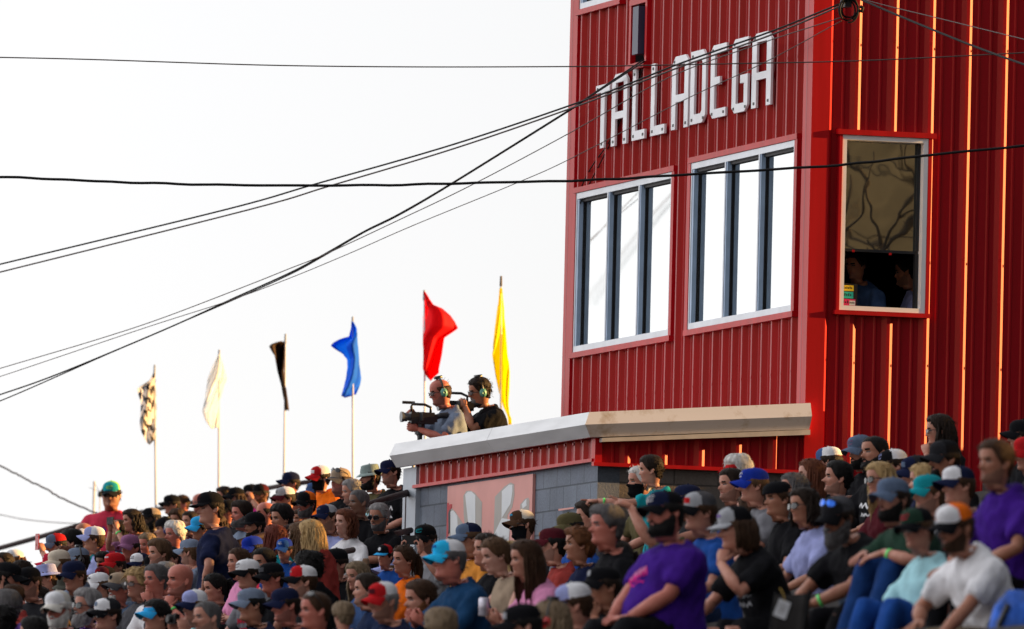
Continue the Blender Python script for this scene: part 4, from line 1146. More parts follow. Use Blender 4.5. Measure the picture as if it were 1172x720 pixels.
# ------------------------------------------------------------------ people: assembly
C = dict(white=(.72,.72,.75), offwhite=(.60,.57,.52), black=(.007,.007,.009), charcoal=(.020,.020,.024), grey=(.17,.17,.19), lgrey=(.34,.35,.38), dgrey=(.07,.07,.08),
 navy=(.010,.014,.045), blue=(.014,.065,.28), petrol=(.010,.045,.115), royal=(.010,.03,.30), sky=(.03,.35,.72), cyan=(.02,.42,.75), teal=(.01,.27,.32), aqua=(.35,.62,.68), denim=(.05,.10,.24), jeans=(.012,.045,.17), djeans=(.012,.022,.06), steel=(.10,.14,.22), bluegrey=(.16,.20,.28),
 red=(.45,.012,.016), crimson=(.50,.02,.05), rose=(.50,.035,.07), maroon=(.07,.008,.014), brick=(.26,.035,.03), orange=(.85,.16,.01), amber=(.62,.24,.04), pink=(.62,.24,.42), mauve=(.24,.10,.20), magenta=(.55,.02,.22), purple=(.045,.010,.20), violet=(.20,.09,.42), lavender=(.30,.33,.60),
 olive=(.10,.085,.04), green=(.018,.045,.030), sage=(.24,.31,.30), lime=(.35,.75,.03), tan=(.33,.25,.18), cream=(.58,.50,.40), brown=(.07,.035,.02), camo=(.06,.06,.05), khaki=(.22,.16,.10),
 h_black=(.008,.007,.007), h_dark=(.018,.011,.008), h_brown=(.045,.022,.012), h_mid=(.085,.045,.024), h_red=(.10,.022,.014), h_auburn=(.11,.035,.018), h_blond=(.36,.24,.11), h_ash=(.17,.12,.075), h_grey=(.20,.19,.19), h_white=(.52,.50,.48), h_salt=(.085,.08,.082), h_ginger=(.12,.045,.018))
SK = dict(light=(.43,.20,.140), tan=(.34,.150,.092), pale=(.52,.285,.22), red=(.44,.145,.105), brown=(.17,.085,.055), dark=(.075,.038,.028))
def skin_mat(n):
    key = ('skin', n)
    if key in _M: return _M[key]
    c = SK[n]; m, nt, b = new_mat('skin_' + n)
    tc = nt.nodes.new('ShaderNodeTexCoord'); q = nt.nodes.new('ShaderNodeTexNoise'); q.inputs['Scale'].default_value = 22; q.inputs['Detail'].default_value = 4
    nt.links.new(tc.outputs['Object'], q.inputs['Vector']); r = nt.nodes.new('ShaderNodeValToRGB')
    r.color_ramp.elements[0].position = .32; r.color_ramp.elements[1].position = .68
    r.color_ramp.elements[0].color = (c[0] * .92, c[1] * .78, c[2] * .76, 1); r.color_ramp.elements[1].color = (min(1, c[0] * 1.08), c[1] * 1.1, c[2] * 1.1, 1)
    nt.links.new(q.outputs['Fac'], r.inputs['Fac']); nt.links.new(r.outputs['Color'], b.inputs['Base Color'])
    b.inputs['Roughness'].default_value = .5; b.inputs['Specular IOR Level'].default_value = .35
    _M[key] = m; return m
def fab(c):
    return mat('cloth_' + c, C[c], .9, spec=.08, var=.20, scale=11, bump=.35, bscale=110)
def hairm(c): return mat('hair_' + c[2:], C[c], .6, spec=.12, var=.35, scale=40, bump=.5, bscale=110, stretch=(1, 1, .25))
m_lens = mat('dark_lens', (.006, .006, .008), .08, spec=.6)
m_lensb = mat('blue_mirror_lens', (.03, .16, .75), .06, metal=.6)
m_frame = mat('glasses_frame', (.012, .012, .014), .35)
m_eye = mat('eye', (.035, .028, .026), .2)
m_green = mat('wristband_green', (.12, .75, .16), .45)
m_phone = mat('phone_black', (.005, .005, .006), .55, spec=.2)
m_screen = mat('phone_glass', (.012, .012, .016), .06)
def setmats(o, ms):
    for sl_, m in zip(o.material_slots, ms): sl_.link = 'OBJECT'; sl_.material = m
def lipcol(n):
    c = SK[n]; return mat('lip_' + n, (c[0] * .80, c[1] * .52, c[2] * .55), .45)
_SAMP = [(760,585,228),(65,692,180),(200,575,94),(1100,600,212),(1145,530,200),(435,590,128),(1085,490,150),(750,540,140),(945,548,147),(1005,515,153),(1030,565,200),(845,600,195),(127,567,100),(240,580,130),(340,556,107),(213,662,160),(200,610,117),(185,690,182),(285,685,186),(370,690,190),(450,680,200),(700,590,210),(376,590,128),(370,550,118),(10,645,120),(90,615,115),(600,700,222),(500,620,160),(610,600,150)]
def s_guess(x, y):
    w = np.array([1 / (((x - a) / 1.6) ** 2 + ((y - b) * 1.3) ** 2 + 30) ** 1.5 for a, b, _ in _SAMP]); return float((w * np.array([c for *_, c in _SAMP])).sum() / w.sum())
PEOPLE = []; OCC = []
def put(px, py, s, hc, yaw, stand, free=None):
    D0 = FPX / s
    ca, sa = math.cos(ANG + math.pi + yaw), math.sin(ANG + math.pi + yaw)
    off = np.array([ca * hc[0] - sa * hc[1], sa * hc[0] + ca * hc[1]])
    dv, du = off @ VD, off @ UD
    if free is not None:
        E = at(px, py, D0); return E[:2] @ VD - dv, E[:2] @ UD - du, E[2] - hc[2], 0
    best = None
    for k in range(14, 48):
        v = k * PITCHV - (.36 if stand else 0)
        u, z, D = on_v(px, py, v + dv); uh = u - du
        base = row_tread(k) + (.86 if stand else .42)
        dz = z - (base + hc[2])
        c = ((D - D0) / (.035 * D0)) ** 2 + (dz / .15) ** 2
        if UC - .5 < uh < UEND + .3 and v > VL - .45: c += 400
        for (ov, ou) in OCC:
            a, b = abs(ov - v), abs(ou - uh)
            if a < .55 and b < .46: c += 6 * (1 - b / .46) * (1 - a / .55) * 3
        if best is None or c < best[0]: best = (c, v, uh, z - hc[2], dz)
    return best[1], best[2], best[3], best[4]
def P(px, py, label, s=None, pose='thigh', yaw=8, pitch=0, tilt=0, kind='m', build=None, skin='light', cap=None, capkw=None, hair=('short', 'h_dark'), beard=None, gl=None, shirt='grey', sleeve='short',
      legs='djeans', short=False, collar='tee', band=None, free=None, headset=None, twist=0, prt=None, group='spectators in the grandstand', lens=None, hseed=None, brow=None, keep=False, size=1.0):
    s = s or s_guess(px, py)
    if s > 150 and not free and not keep: s = 150 + (s - 150) * .72
    if build is None: build = {'m': 'm', 'm2': 'm', 'f': 'f', 'b': 'l', 'c': 'c'}[kind]
    pd = POSES[pose]; i = len(PEOPLE)
    if px < 470 and abs(yaw) < 31 and not free: yaw += 9
    jr = random.Random(i * 17 + 3); twist += jr.uniform(-12, 12); pitch += jr.uniform(-5, 6); tilt += jr.uniform(-6, 6)
    mb, hc, Rh, hands = build_body(kind, build, pd, R_(twist), R_(pitch), R_(tilt), (jr.uniform(.75, 1.3), jr.uniform(.6, 1.5), 0 if beard else jr.uniform(-.005, .006)))
    SCL = {'c': .80}.get(build, 1.0) * size * (.93 if px < 470 and not free else 1.0)
    sc = HEADV[kind]['sc']
    v, u, z, dz = put(px, py, s, hc * SCL, R_(yaw), pd.get('stand'), free)
    OCC.append((v, u))
    hcol = hair[1] if hair else 'h_mid'
    me = mb.mesh('person', [skin_mat(skin), lipcol(skin), m_eye, hairm(brow or (hcol if hcol not in ('h_blond', 'h_white') else 'h_ash'))], True)
    o = link('person', me)
    o.location = W(v, u, z); o.rotation_euler = (0, 0, ANG + math.pi + R_(yaw)); o.scale = (SCL,) * 3
    tag(o, label, 'person', group)
    if not beard and kind in ('m', 'm2', 'b') and i % 3 == 0: beard = ('stubble', hcol)
    HM_ = Matrix.Translation(Vector(hc)) @ Matrix(Rh.tolist()).to_4x4()
    def acc(name, me_, ms, k=sc, par=None):
        a = link(name, me_, o); a.matrix_local = HM_ @ Matrix.Scale(k, 4); setmats(a, ms); return a
    if shirt:
        sm = shirt_mesh(pose, build, sleeve, kind == 'f', collar)
        sh = link('shirt', sm, o); setmats(sh, [fab(shirt)])
        if prt: shirt_print(sh, sm, pd, build, prt)
    if not prt and shirt in ('black', 'navy', 'charcoal', 'dgrey', 'maroon', 'grey', 'olive', 'royal') and kind != 'f' and i % 5 < 3 and collar == 'tee':
        cc = jr.choice(['lgrey', 'white', 'crimson', 'amber', 'aqua', 'sky']); shirt_print(sh, sm, pd, build, ([(cc, [script(-.09, .09, .02, .05, jr.randint(3, 6), .013, jr.uniform(-.15, .15), i), script(-.08, .08, -.05, .03, jr.randint(3, 7), .010, 0, i + 1)])], 0))
    tm = trouser_mesh(pose, build, short); t_ = link('shorts' if short else 'trousers', tm, o); setmats(t_, [fab(legs)])
    hs = hseed if hseed is not None else i % 3
    if hair:
        st = hair[0]
        if cap and cap[0] not in ('visor',): st = {'long': 'longunder', 'bob': 'bobunder', 'pony': 'longunder', 'longunder': 'longunder', 'fringe': 'under', 'buzz': 'under'}.get(st, 'under')
        acc('hair', hair_mesh(st, kind, hs), [hairm(hair[1])], 1.0)
    if beard: 
        bcol = beard[1]
        bm_ = mat('stubble_' + skin, tuple(c_ * .55 for c_ in SK[skin]), .7) if beard[0] == 'stubble' else None
        acc('stubble' if bm_ else 'face_mask' if beard[0] == 'mask' else 'beard', beard_mesh(beard[0], kind, i % 2), [bm_ or (fab(bcol) if beard[0] == 'mask' else hairm(bcol))], 1.0)
    if cap:
        st, fr, re, br = cap[:4]; lg = cap[4] if len(cap) > 4 and cap[4] else fr
        nm = {'bucket': 'bucket_hat', 'visor': 'sun_visor', 'beanie': 'beanie', 'cowboy': 'cowboy_hat'}.get(st, 'cap')
        acc(nm, cap_mesh(st, **dict(dict(logo=[0, 1, 2, 4, 3][i % 5] if lg != fr else 9), **(capkw or {}))), [fab(fr), fab(re), fab(br), fab(lg), fab(br)], sc * 1.02)
    if gl:
        st, up = gl if isinstance(gl, tuple) else (gl, 0)
        acc('sunglasses' if st != 'thin' else 'eyeglasses', glasses_mesh(st, up), [lens or (m_lens if st != 'thin' else mat('clear_lens', (.14, .12, .12), .1)), m_frame])
    if headset: acc('headset', headset_mesh(), [m_frame, mat('headset_cup', headset, .4)])
    f = spine(pd['l0'], pd['l1']); wr = []
    for q in (0, 1):
        S, E, T, H, side = arm_chain(pd, BUILD[build], q, f); wr.append((E, T))
    for q in (band or ''):
        E, T = wr['LR'.index(q)]; a = T + (E - T) * .16; b = T + (E - T) * .23
        w_ = MB(); w_.tube([a, b], .036 * BUILD[build][3] ** .7, 14); w_.build('wristband', m_green, o, smooth=True)
    PEOPLE.append(dict(o=o, px=px, py=py, label=label, hands=[np.array(h) * SCL for h in hands], hc=hc, dz=dz, D=None, v=v, u=u))
    o.matrix_world = Matrix.Translation(o.location) @ Matrix.Rotation(o.rotation_euler.z, 4, 'Z') @ Matrix.Scale(SCL, 4)
    return PEOPLE[-1]
def shirt_print(sh, sm, pose, build, spec):
    """a printed design laid on the chest: strokes of (y, z) in metres round the chest centre"""
    bv = bvhtree.BVHTree.FromPolygons([tuple(v.co) for v in sm.vertices], [tuple(p.vertices) for p in sm.polygons])
    f = spine(pose['l0'], pose['l1']); Pc, a = f(.40); Rm = rot_y(a)
    d = Vector(Rm @ np.array([-1, 0, 0]))
    strokes, col = spec
    for cname, group_ in strokes:
        mb = MB()
        for pts, w in group_:
            p = np.array(pts, float)
            q = np.concatenate([np.linspace(p[i], p[i + 1], 5)[:-1] for i in range(len(p) - 1)] + [p[-1:]])
            tg = np.gradient(q, axis=0); tg /= np.linalg.norm(tg, axis=1)[:, None] + 1e-9
            nn = np.stack([-tg[:, 1], tg[:, 0]], -1); V = []
            for k in range(len(q)):
                for sg in (-1, 1):
                    y, z = q[k] + nn[k] * w * .5 * sg
                    h = bv.ray_cast(Vector(Pc + Rm @ np.array([.7, y, z])), d)
                    if h[0] is None: V = None; break
                    V.append(h[0] - d * .004)
                if V is None: break
            if V: mb.add(np.array(V), [(2 * k, 2 * k + 1, 2 * k + 3, 2 * k + 2) for k in range(len(q) - 1)])
        if mb.n: mb.build('shirt_print', fab(cname), sh, smooth=True, fix=False)
def script(y0, y1, z, h, n, w, slope=0.0, seed=0):
    rs = np.random.RandomState(seed); pts = []
    for k in range(n * 2 + 1):
        y = y0 + (y1 - y0) * k / (n * 2); pts.append((y, z + slope * (y - y0) + h * (.5 if k % 2 else -.5) * rs.uniform(.6, 1.1)))
    return (pts, w)
def hold(name, label, cat, p, fn, which='both', off=(0, 0, 0), group=None):
    """a thing held in the hands of person p; fn builds it round the origin"""
    hs = p['hands']; c = (hs[0] + hs[1]) / 2 if which == 'both' else hs['LR'.index(which)]
    o = fn(name); rz = p['o'].rotation_euler.z
    o.location = Vector(p['o'].location) + Vector((rot_z(rz) @ (c + np.array(off))).tolist()); o.rotation_euler = (0, 0, rz)
    return tag(o, label, cat, group)
def phone(flip=False, vert=False):
    def fn(name):
        mb = MB(); a, b = (.078, .038) if not vert else (.038, .078)
        mb.box((-.004, -a, -b), (.004, a, b)); o = mb.build(name, m_phone)
        q = MB(); q.box((-.0055, -a * .95, -b * .93), (-.0042, a * .95, b * .93)); q.build('screen', m_screen, o)
        q = MB(); q.tube([(.0042, a * .72, b * .6), (.0062, a * .72, b * .6)], .009, 8); q.build('lens', m_frame, o); return o
    return fn
def compact(name):
    mb = MB(); mb.box((-.018, -.055, -.033), (.018, .055, .033)); o = mb.build(name, m_phone)
    q = MB(); q.tube([(.018, -.01, 0), (.045, -.01, 0)], [.026, .023], 14); q.build('lens', m_frame, o)
    q = MB(); q.box((-.008, .015, .0335), (.008, .035, .040)); q.build('shutter_button', m_frame, o); return o
# ------------------------------------------------------------------ people: who sits where (nearest first)
K = dict(twist=0)
# front right
P(1092,604,'man in white shirt with white and orange cap leaning on his knee',214,'reach',yaw=18,twist=12,pitch=8,cap=('cap','white','orange','black','white'),hair=('short','h_brown'),shirt='white',legs='khaki',skin='tan',beard=('short','h_brown'),keep=True)
P(1049,606,'glasses wearer in light blue shirt under a dark green cap',205,'thighup',yaw=18,kind='f',cap=('cap','green','black','black','crimson'),hair=('short','h_mid'),gl='thin',shirt='aqua',legs='blue',keep=True)
P(1021,572,'bearded man in grey cap and dark green printed shirt',200,'elbowup',yaw=10,twist=10,cap=('cap','steel','steel','steel'),hair=('short','h_dark'),beard=('full','h_black'),shirt='green',legs='jeans',prt=([('aqua',[script(-.10,.06,-.02,.05,6,.014,.2,3),script(-.08,.04,-.08,.04,5,.012,.1,5)])],0),band='L',keep=True)
p_pur=P(1138,530,'clean shaven man with brown hair in purple shirt',204,'thigh',yaw=12,cap=None,hair=('short','h_brown'),shirt='purple',legs='black',skin='tan',collar='polo',keep=True)
P(1140,590,'man in black cap and lavender shirt behind the white shirt',196,'thigh',yaw=30,cap=('cap','black','black','black'),hair=('short','h_black'),shirt='lavender',skin='tan',beard=('short','h_black'),keep=True)
P(1096,557,'man in navy cap with a white front patch',190,'thigh',yaw=14,cap=('cap','white','navy','navy','white'),hair=('short','h_brown'),shirt='charcoal')
P(1062,566,'person in a faded teal cap beside the green shirt',184,'thigh',yaw=5,cap=('cap','teal','teal','teal'),hair=('short','h_mid'),shirt='lgrey')
P(1080,526,'goateed man in black cap and black shirt with open mouth',186,'thigh',yaw=10,cap=('cap','charcoal','black','charcoal'),hair=('short','h_dark'),beard=('goatee','h_black'),shirt='black',skin='tan')
P(1074,493,'long haired woman in black glasses with a hand at her mouth',152,'mouth',yaw=0,kind='f',hair=('long','h_dark'),gl='thin',shirt='charcoal',sleeve='none',band='L',hseed=2)
P(1048,542,'person in dark navy cap with a pale script logo',164,'thigh',yaw=0,cap=('cap','navy','charcoal','navy','steel'),hair=('short','h_dark'),shirt='navy')
P(1056,551,'blonde woman behind the grey cap of the bearded man',168,'thigh',yaw=-20,kind='f',hair=('long','h_blond'),shirt='maroon')
P(1022,534,'person in black and white cap beside the dark haired big man',152,'thigh',yaw=10,cap=('cap','black','white','black','lavender'),hair=('short','h_dark'),shirt='black')
P(1006,549,'blonde woman in sunglasses and maroon top',168,'thigh',yaw=10,kind='f',hair=('long','h_blond'),gl='dark',shirt='maroon')
P(1170,500,'person in black cap at the right edge above a red cap',152,'thigh',yaw=5,cap=('cap','black','black','black'),hair=('short','h_dark'),shirt='black')
P(1176,520,'person in red cap at the right edge',160,'thigh',yaw=5,cap=('cap','red','red','red'),hair=('short','h_dark'),shirt='charcoal')
P(1000,519,'heavy man with short black hair and dark beard',155,'thigh',yaw=12,kind='b',hair=('buzz','h_black'),beard=('full','h_black'),shirt='black',skin='tan')
P(984,517,'bearded man in blue beanie cap behind the heavy man',148,'thigh',yaw=16,cap=('cap','steel','steel','steel','mauve'),hair=('short','h_dark'),beard=('full','h_black'),shirt='black')
P(958,593,'grey bearded man with blue mirror glasses on his cap',188,'elbow',keep=True,yaw=12,twist=10,pitch=10,cap=('cap','charcoal','dgrey','black'),hair=('short','h_dark'),beard=('long','h_salt'),gl=('wrap',2),lens=m_lensb,shirt='black',sleeve='short',legs='black',band='L',skin='tan',
  prt=([('pink',[script(-.12,.10,-.03,.05,7,.016,.25,2)]),('steel',[script(-.10,.08,-.09,.03,6,.012,.25,8)])],0),build='l')
P(958,547,'teenage boy with short dark hair in black jacket',148,'thigh',yaw=5,kind='m',hair=('short','h_black'),shirt='black',sleeve='long',skin='light')
P(927,544,'woman with long straight reddish brown hair',152,'thigh',yaw=0,kind='f',hair=('long','h_auburn'),shirt='charcoal',hseed=1,skin='pale')
P(948,530,'person in navy and white cap behind the auburn hair',142,'thigh',yaw=-30,cap=('cap','denim','white','denim'),hair=('short','h_dark'),shirt='navy')
P(919,580,'woman in white framed sunglasses with dark bobbed hair',178,'thigh',yaw=2,kind='f',hair=('bob','h_dark'),gl='dark',shirt='lavender',skin='tan',band='R')
P(907,561,'woman with long dark grey hair and glasses',162,'thigh',yaw=8,kind='f',hair=('long','h_salt'),gl='thin',shirt='dgrey',hseed=1)
P(890,572,'man in backward black cap with orange lettering',166,'thigh',yaw=0,cap=('cap','black','black','black','orange'),capkw=dict(back=True),hair=('short','h_brown'),shirt='black',skin='tan',collar='hood')
P(856,585,'woman with a messy brown bun and maroon shirt',150,'thigh',keep=True,yaw=-35,kind='f',hair=('bun','h_brown'),shirt='maroon',sleeve='long')
P(841,606,'curly haired man in grey and black cap with hand to chin',186,'chin',yaw=8,pitch=10,kind='m2',cap=('flat','lgrey','black','lgrey','violet'),hair=('bob','h_brown'),shirt='black',legs='black',short=True,skin='light',keep=True)
P(862,556,'person in royal blue cap with white script',156,'thigh',yaw=-5,cap=('cap','royal','royal','royal','white'),hair=('short','h_mid'),shirt='grey')
P(836,556,'man with dark brown hair beside the blue cap',152,'thigh',yaw=10,hair=('short','h_dark'),shirt='dgrey',skin='light')
P(844,541,'white haired man in a red visor behind the blue cap',150,'thigh',yaw=8,cap=('visor','red','red','red'),hair=('thick','h_white'),shirt='grey')
P(800,586,'man in dark grey cap with pale front and red lettering',188,'thigh',yaw=5,kind='m2',cap=('cap','lgrey','dgrey','black','red'),hair=('short','h_brown'),shirt='blue',skin='light')
P(786,574,'person holding up a small black camera with both hands',150,'phone',yaw=0,hair=('short','h_dark'),cap=('cap','navy','navy','navy'),shirt='charcoal',sleeve='none')
p_cam=PEOPLE[-1]
P(760,588,'heavy black bearded man in purple shirt and black cap',196,'back',keep=True,yaw=16,twist=-8,kind='b',build='x',cap=('cap','navy','black','black','white'),hair=('short','h_black'),beard=('full','h_black'),shirt='purple',legs='black',skin='red',
  prt=([('magenta',[script(-.20,.03,-.02,.075,9,.012,.30,4),script(-.21,.02,-.075,.02,3,.010,.30,7)]),('pink',[script(-.19,.02,.0,.045,11,.007,.30,6)])],0))
P(744,538,'boy in teal shirt standing and pointing left',141,'point',size=1.22,yaw=-6,kind='c',build='c',hair=('short','h_dark'),shirt='teal',skin='light',band='L',hseed=0)
P(731,552,'white haired person in a black mask behind the boy',138,'thigh',yaw=0,hair=('short','h_white'),beard=('mask','black'),shirt='olive')
P(758,592,'person in grey olive shirt pointing left past the boy',166,'pointsit',keep=True,yaw=-4,hair=('short','h_mid'),shirt='olive')
P(692,603,'grey haired man in black shirt with sunglasses on his head',182,'thigh',yaw=3,kind='m2',hair=('thick','h_salt'),gl=('dark',1),shirt='black',skin='red',keep=True)
P(724,694,'man in black cap and dark sunglasses at the bottom edge',172,'thigh',yaw=22,cap=('cap','black','black','black','brown'),hair=('short','h_dark'),gl='dark',shirt='charcoal',beard=('short','h_dark'),skin='tan',keep=True)
P(656,692,'man in white mesh cap and navy shirt',192,'thigh',yaw=-12,cap=('cap','lavender','white','navy','lavender'),hair=('short','h_brown'),shirt='navy',skin='light',keep=True)
P(629,712,'blonde woman wearing black earmuffs with red cups',216,'thigh',yaw=-30,kind='f',hair=('long','h_ash'),headset=(.45,.02,.02),shirt='tan',hseed=1)
P(597,718,'person in black cap with a pale badge at the bottom edge',222,'thigh',yaw=-5,cap=('cap','black','black','black','lgrey'),hair=('short','h_black'),shirt='black')
P(600,640,'girl with very long brown hair and pink shirt',173,'phonelow',keep=True,yaw=5,kind='f',hair=('long','h_brown'),shirt='pink',hseed=1,skin='light',legs='khaki')
p_can=PEOPLE[-1]
P(661,624,'woman with curly ginger blonde hair and hoop earring',156,'thigh',keep=True,yaw=8,kind='f',hair=('curly','h_ginger'),shirt='navy',skin='tan')
P(632,624,'boy in maroon cap with a yellow front badge',150,'thigh',keep=True,yaw=-8,cap=('cap','maroon','maroon','maroon','amber'),hair=('short','h_black'),shirt='brick',kind='m')
P(652,606,'person in brown olive cap and glasses',146,'thigh',keep=True,yaw=14,cap=('cap','olive','olive','olive'),hair=('short','h_black'),gl='thin',shirt='blue',skin='light')
P(672,592,'person with dark streaked hair beside the block wall',138,'thigh',keep=True,yaw=-10,kind='f',hair=('thick','h_dark'),shirt='dgrey')
P(597,601,'masked man in brown and white cap with a cyan patch',130,'thigh',yaw=14,cap=('cap','brown','offwhite','brown','cyan'),hair=('short','h_brown'),gl='dark',beard=('mask','black'),shirt='dgrey',keep=True)
P(566,636,'girl with tied back hair looking down at her phone',168,'phonelow',keep=True,yaw=8,pitch=8,kind='f',hair=('pony','h_mid'),shirt='tan',sleeve='none',skin='pale')
p_ph1=PEOPLE[-1]
P(584,640,'girl with long straight blonde hair between two brunettes',165,'thigh',keep=True,yaw=-6,kind='f',hair=('long','h_blond'),shirt='tan',sleeve='none',skin='light',hseed=1)
P(556,630,'woman in black tank top with sunglasses on her head',157,'thigh',keep=True,yaw=10,kind='f',hair=('pony','h_dark'),gl=('dark',1),shirt='black',sleeve='none',skin='light')
P(536,617,'man in orange shirt and navy cap with dark glasses',140,'thigh',yaw=8,cap=('cap','steel','navy','steel'),hair=('short','h_mid'),gl='dark',shirt='amber',skin='tan',kind='m2',keep=True)
P(513,641,'large man in dark blue shirt with blue and white cap',172,'phonelow',yaw=10,pitch=-4,kind='b',build='l',cap=('cap','cyan','white','cyan','royal'),hair=('short','h_salt'),gl='dark',shirt='petrol',sleeve='long',skin='red',keep=True)
P(486,618,'man in black cap photographing with a black phone',138,'phone',keep=True,yaw=48,cap=('cap','black','black','black','teal'),hair=('short','h_dark'),gl='dark',shirt='lgrey',skin='light')
p_ph2=PEOPLE[-1]
P(461,641,'girl with brown hair pulled back in an orange top',146,'thigh',yaw=12,kind='f',hair=('pony','h_brown'),shirt='orange',skin='light',keep=True)
P(480,686,'red bearded man with an orange cord behind his neck',166,'thigh',yaw=0,hair=('short','h_brown'),beard=('full','h_ginger'),gl=('dark',1),shirt='navy',skin='light',kind='m2',keep=True)
P(438,688,'man in red and white mesh cap with orange vest',178,'thigh',yaw=0,pitch=6,cap=('cap','red','white','red','maroon'),hair=('buzz','h_grey'),shirt='navy',skin='light',keep=True)
P(503,722,'child with brown and blonde streaked hair seen from behind',202,'thigh',yaw=-70,kind='f',hair=('thick','h_ash'),shirt='white')
P(447,654,'person in pale lavender cap behind the red and white cap',142,'thigh',yaw=-10,cap=('cap','lavender','lavender','lavender'),hair=('short','h_mid'),shirt='grey',keep=True)
P(440,637,'child in black cap with blue brim and white disc',142,'thigh',yaw=22,kind='c',cap=('flat','black','red','sky','white'),hair=('short','h_black'),shirt='blue')
# centre left
P(433,592,'grey haired man in black sunglasses resting his arms on the rail',129,'rail',yaw=32,kind='m2',hair=('short','h_grey'),gl='dark',beard=('short','h_salt'),shirt='black',skin='tan',band='R')
P(394,598,'girl with light brown bobbed hair and white top',130,'thigh',yaw=18,kind='f',hair=('bob','h_auburn'),shirt='white',sleeve='short',skin='pale')
P(374,593,'man in navy and white mesh cap and grey shirt',133,'thigh',yaw=12,cap=('cap','navy','lgrey','navy','bluegrey'),hair=('short','h_dark'),shirt='lavender',skin='tan')
P(410,575,'dark skinned man with cropped hair in black shirt',130,'thigh',yaw=10,hair=('buzz','h_salt'),shirt='black',skin='brown')
P(350,577,'bearded man in black cap with orange panel and glasses',126,'thigh',yaw=14,cap=('cap','black','orange','black','black'),hair=('short','h_dark'),beard=('full','h_salt'),gl='thin',shirt='navy',skin='red')
P(389,551,'red faced man in tan cap with sunglasses on its brim',125,'thigh',yaw=12,kind='b',cap=('cap','tan','tan','dgrey'),hair=('short','h_brown'),gl=('wrap',2),shirt='black',skin='red',prt=([('crimson',[script(-.09,.09,.0,.05,5,.02,.2,1)]),('aqua',[script(-.09,.06,-.06,.03,5,.014,.1,3)])],0))
P(366,547,'man in orange hoodie with red and white cap and black mask',120,'thigh',yaw=8,cap=('cap','red','white','red','white'),hair=('short','h_dark'),beard=('mask','black'),shirt='orange',sleeve='long',collar='hood')
P(423,546,'dark bearded man in sage green bucket hat and olive shirt',128,'thigh',yaw=2,cap=('bucket','sage','sage','sage'),hair=('short','h_dark'),beard=('full','h_black'),shirt='olive',skin='light')
P(446,541,'man in navy cap and black shirt beside the grey post',126,'thigh',yaw=14,cap=('cap','navy','navy','navy'),hair=('short','h_dark'),shirt='black',skin='light')
P(332,553,'man in navy cap standing higher than his neighbours',108,'thigh',yaw=10,cap=('cap','navy','navy','navy','lgrey'),hair=('short','h_dark'),gl='dark',shirt='dgrey',skin='red')
P(326,571,'person in white cap with dark red brim',116,'thigh',yaw=8,cap=('cap','lgrey','white','maroon','brown'),hair=('short','h_dark'),shirt='charcoal')
P(298,566,'bearded man in dark cap shading his face with a hand',106,'oneup',yaw=14,cap=('cap','black','maroon','black'),hair=('short','h_dark'),beard=('full','h_ginger'),shirt='royal',skin='tan')
P(321,594,'man with shaggy black hair and white collar',131,'thigh',yaw=15,hair=('thick','h_black'),shirt='white',skin='tan')
P(291,602,'bearded man in flat black cap and bright blue shirt',126,'thigh',yaw=16,cap=('flat','black','black','black'),hair=('short','h_black'),beard=('short','h_dark'),shirt='royal',skin='tan')
P(313,617,'woman with long straight dark red hair and teal top',142,'thigh',yaw=-55,kind='f',hair=('long','h_red'),shirt='teal',hseed=1)
P(325,629,'boy facing forward in bright blue cap and blue shirt',150,'thigh',yaw=48,kind='c',build='c',cap=('cap','blue','royal','blue','white'),hair=('short','h_dark'),shirt='blue',skin='light',keep=True)
P(341,614,'girl with golden brown hair lit from behind',137,'thigh',yaw=-40,kind='f',hair=('long','h_mid'),shirt='tan')
P(355,612,'woman with long wavy blonde hair and brick red shirt',146,'thigh',yaw=-45,kind='f',hair=('long','h_blond'),shirt='brick',hseed=0)
P(289,630,'person in plain blue cap with shaded face',136,'thigh',yaw=25,cap=('cap','royal','royal','royal'),hair=('short','h_dark'),shirt='violet',skin='brown')
P(352,650,'person with fluffy black hair seen from behind',150,'thigh',keep=True,yaw=-62,hair=('curly','h_black'),shirt='black')
P(346,666,'man in red and white mesh cap lower down by the curly black hair',158,'thigh',keep=True,yaw=-8,cap=('cap','red','white','black','lgrey'),hair=('buzz','h_brown'),shirt='black')
P(310,662,'red cheeked man in black cap with a white script logo',150,'thigh',keep=True,yaw=12,cap=('cap','black','black','black','dgrey'),hair=('short','h_dark'),shirt='black',skin='red')
P(287,693,'man in grey mesh cap and dark shirt',162,'thigh',yaw=4,pitch=5,cap=('cap','bluegrey','bluegrey','bluegrey','lgrey'),hair=('short','h_black'),shirt='navy',skin='tan',kind='m2',keep=True)
P(264,679,'young man in maroon cap and wraparound blue sunglasses',132,'thigh',yaw=10,cap=('beanie','maroon','maroon','maroon'),hair=('short','h_dark'),gl='wrap',lens=m_lensb,shirt='blue',skin='light',keep=True)
P(245,673,'woman with smooth dark hair pulled back looking down',142,'thigh',keep=True,yaw=10,pitch=12,kind='f',hair=('pony','h_black'),shirt='black',skin='light')
P(222,694,'person in pale blue mesh cap with navy brim',157,'thigh',keep=True,yaw=4,cap=('cap','lavender','white','navy','lavender'),hair=('short','h_mid'),shirt='aqua')
P(236,708,'man with cropped greying hair raising a small camera',170,'phone',yaw=4,hair=('buzz','h_salt'),shirt='aqua',skin='light',kind='m2',keep=True)
p_ph3=PEOPLE[-1]
P(178,706,'dark haired man in a bright blue sun visor',162,'thigh',yaw=8,cap=('visor','sky','sky','sky'),hair=('short','h_black'),shirt='black',skin='light',keep=True)
P(203,697,'person in slate grey cap seen from behind',150,'phone',keep=True,yaw=-30,cap=('cap','steel','steel','steel'),hair=('short','h_dark'),shirt='dgrey',sleeve='long')
p_ph4=PEOPLE[-1]
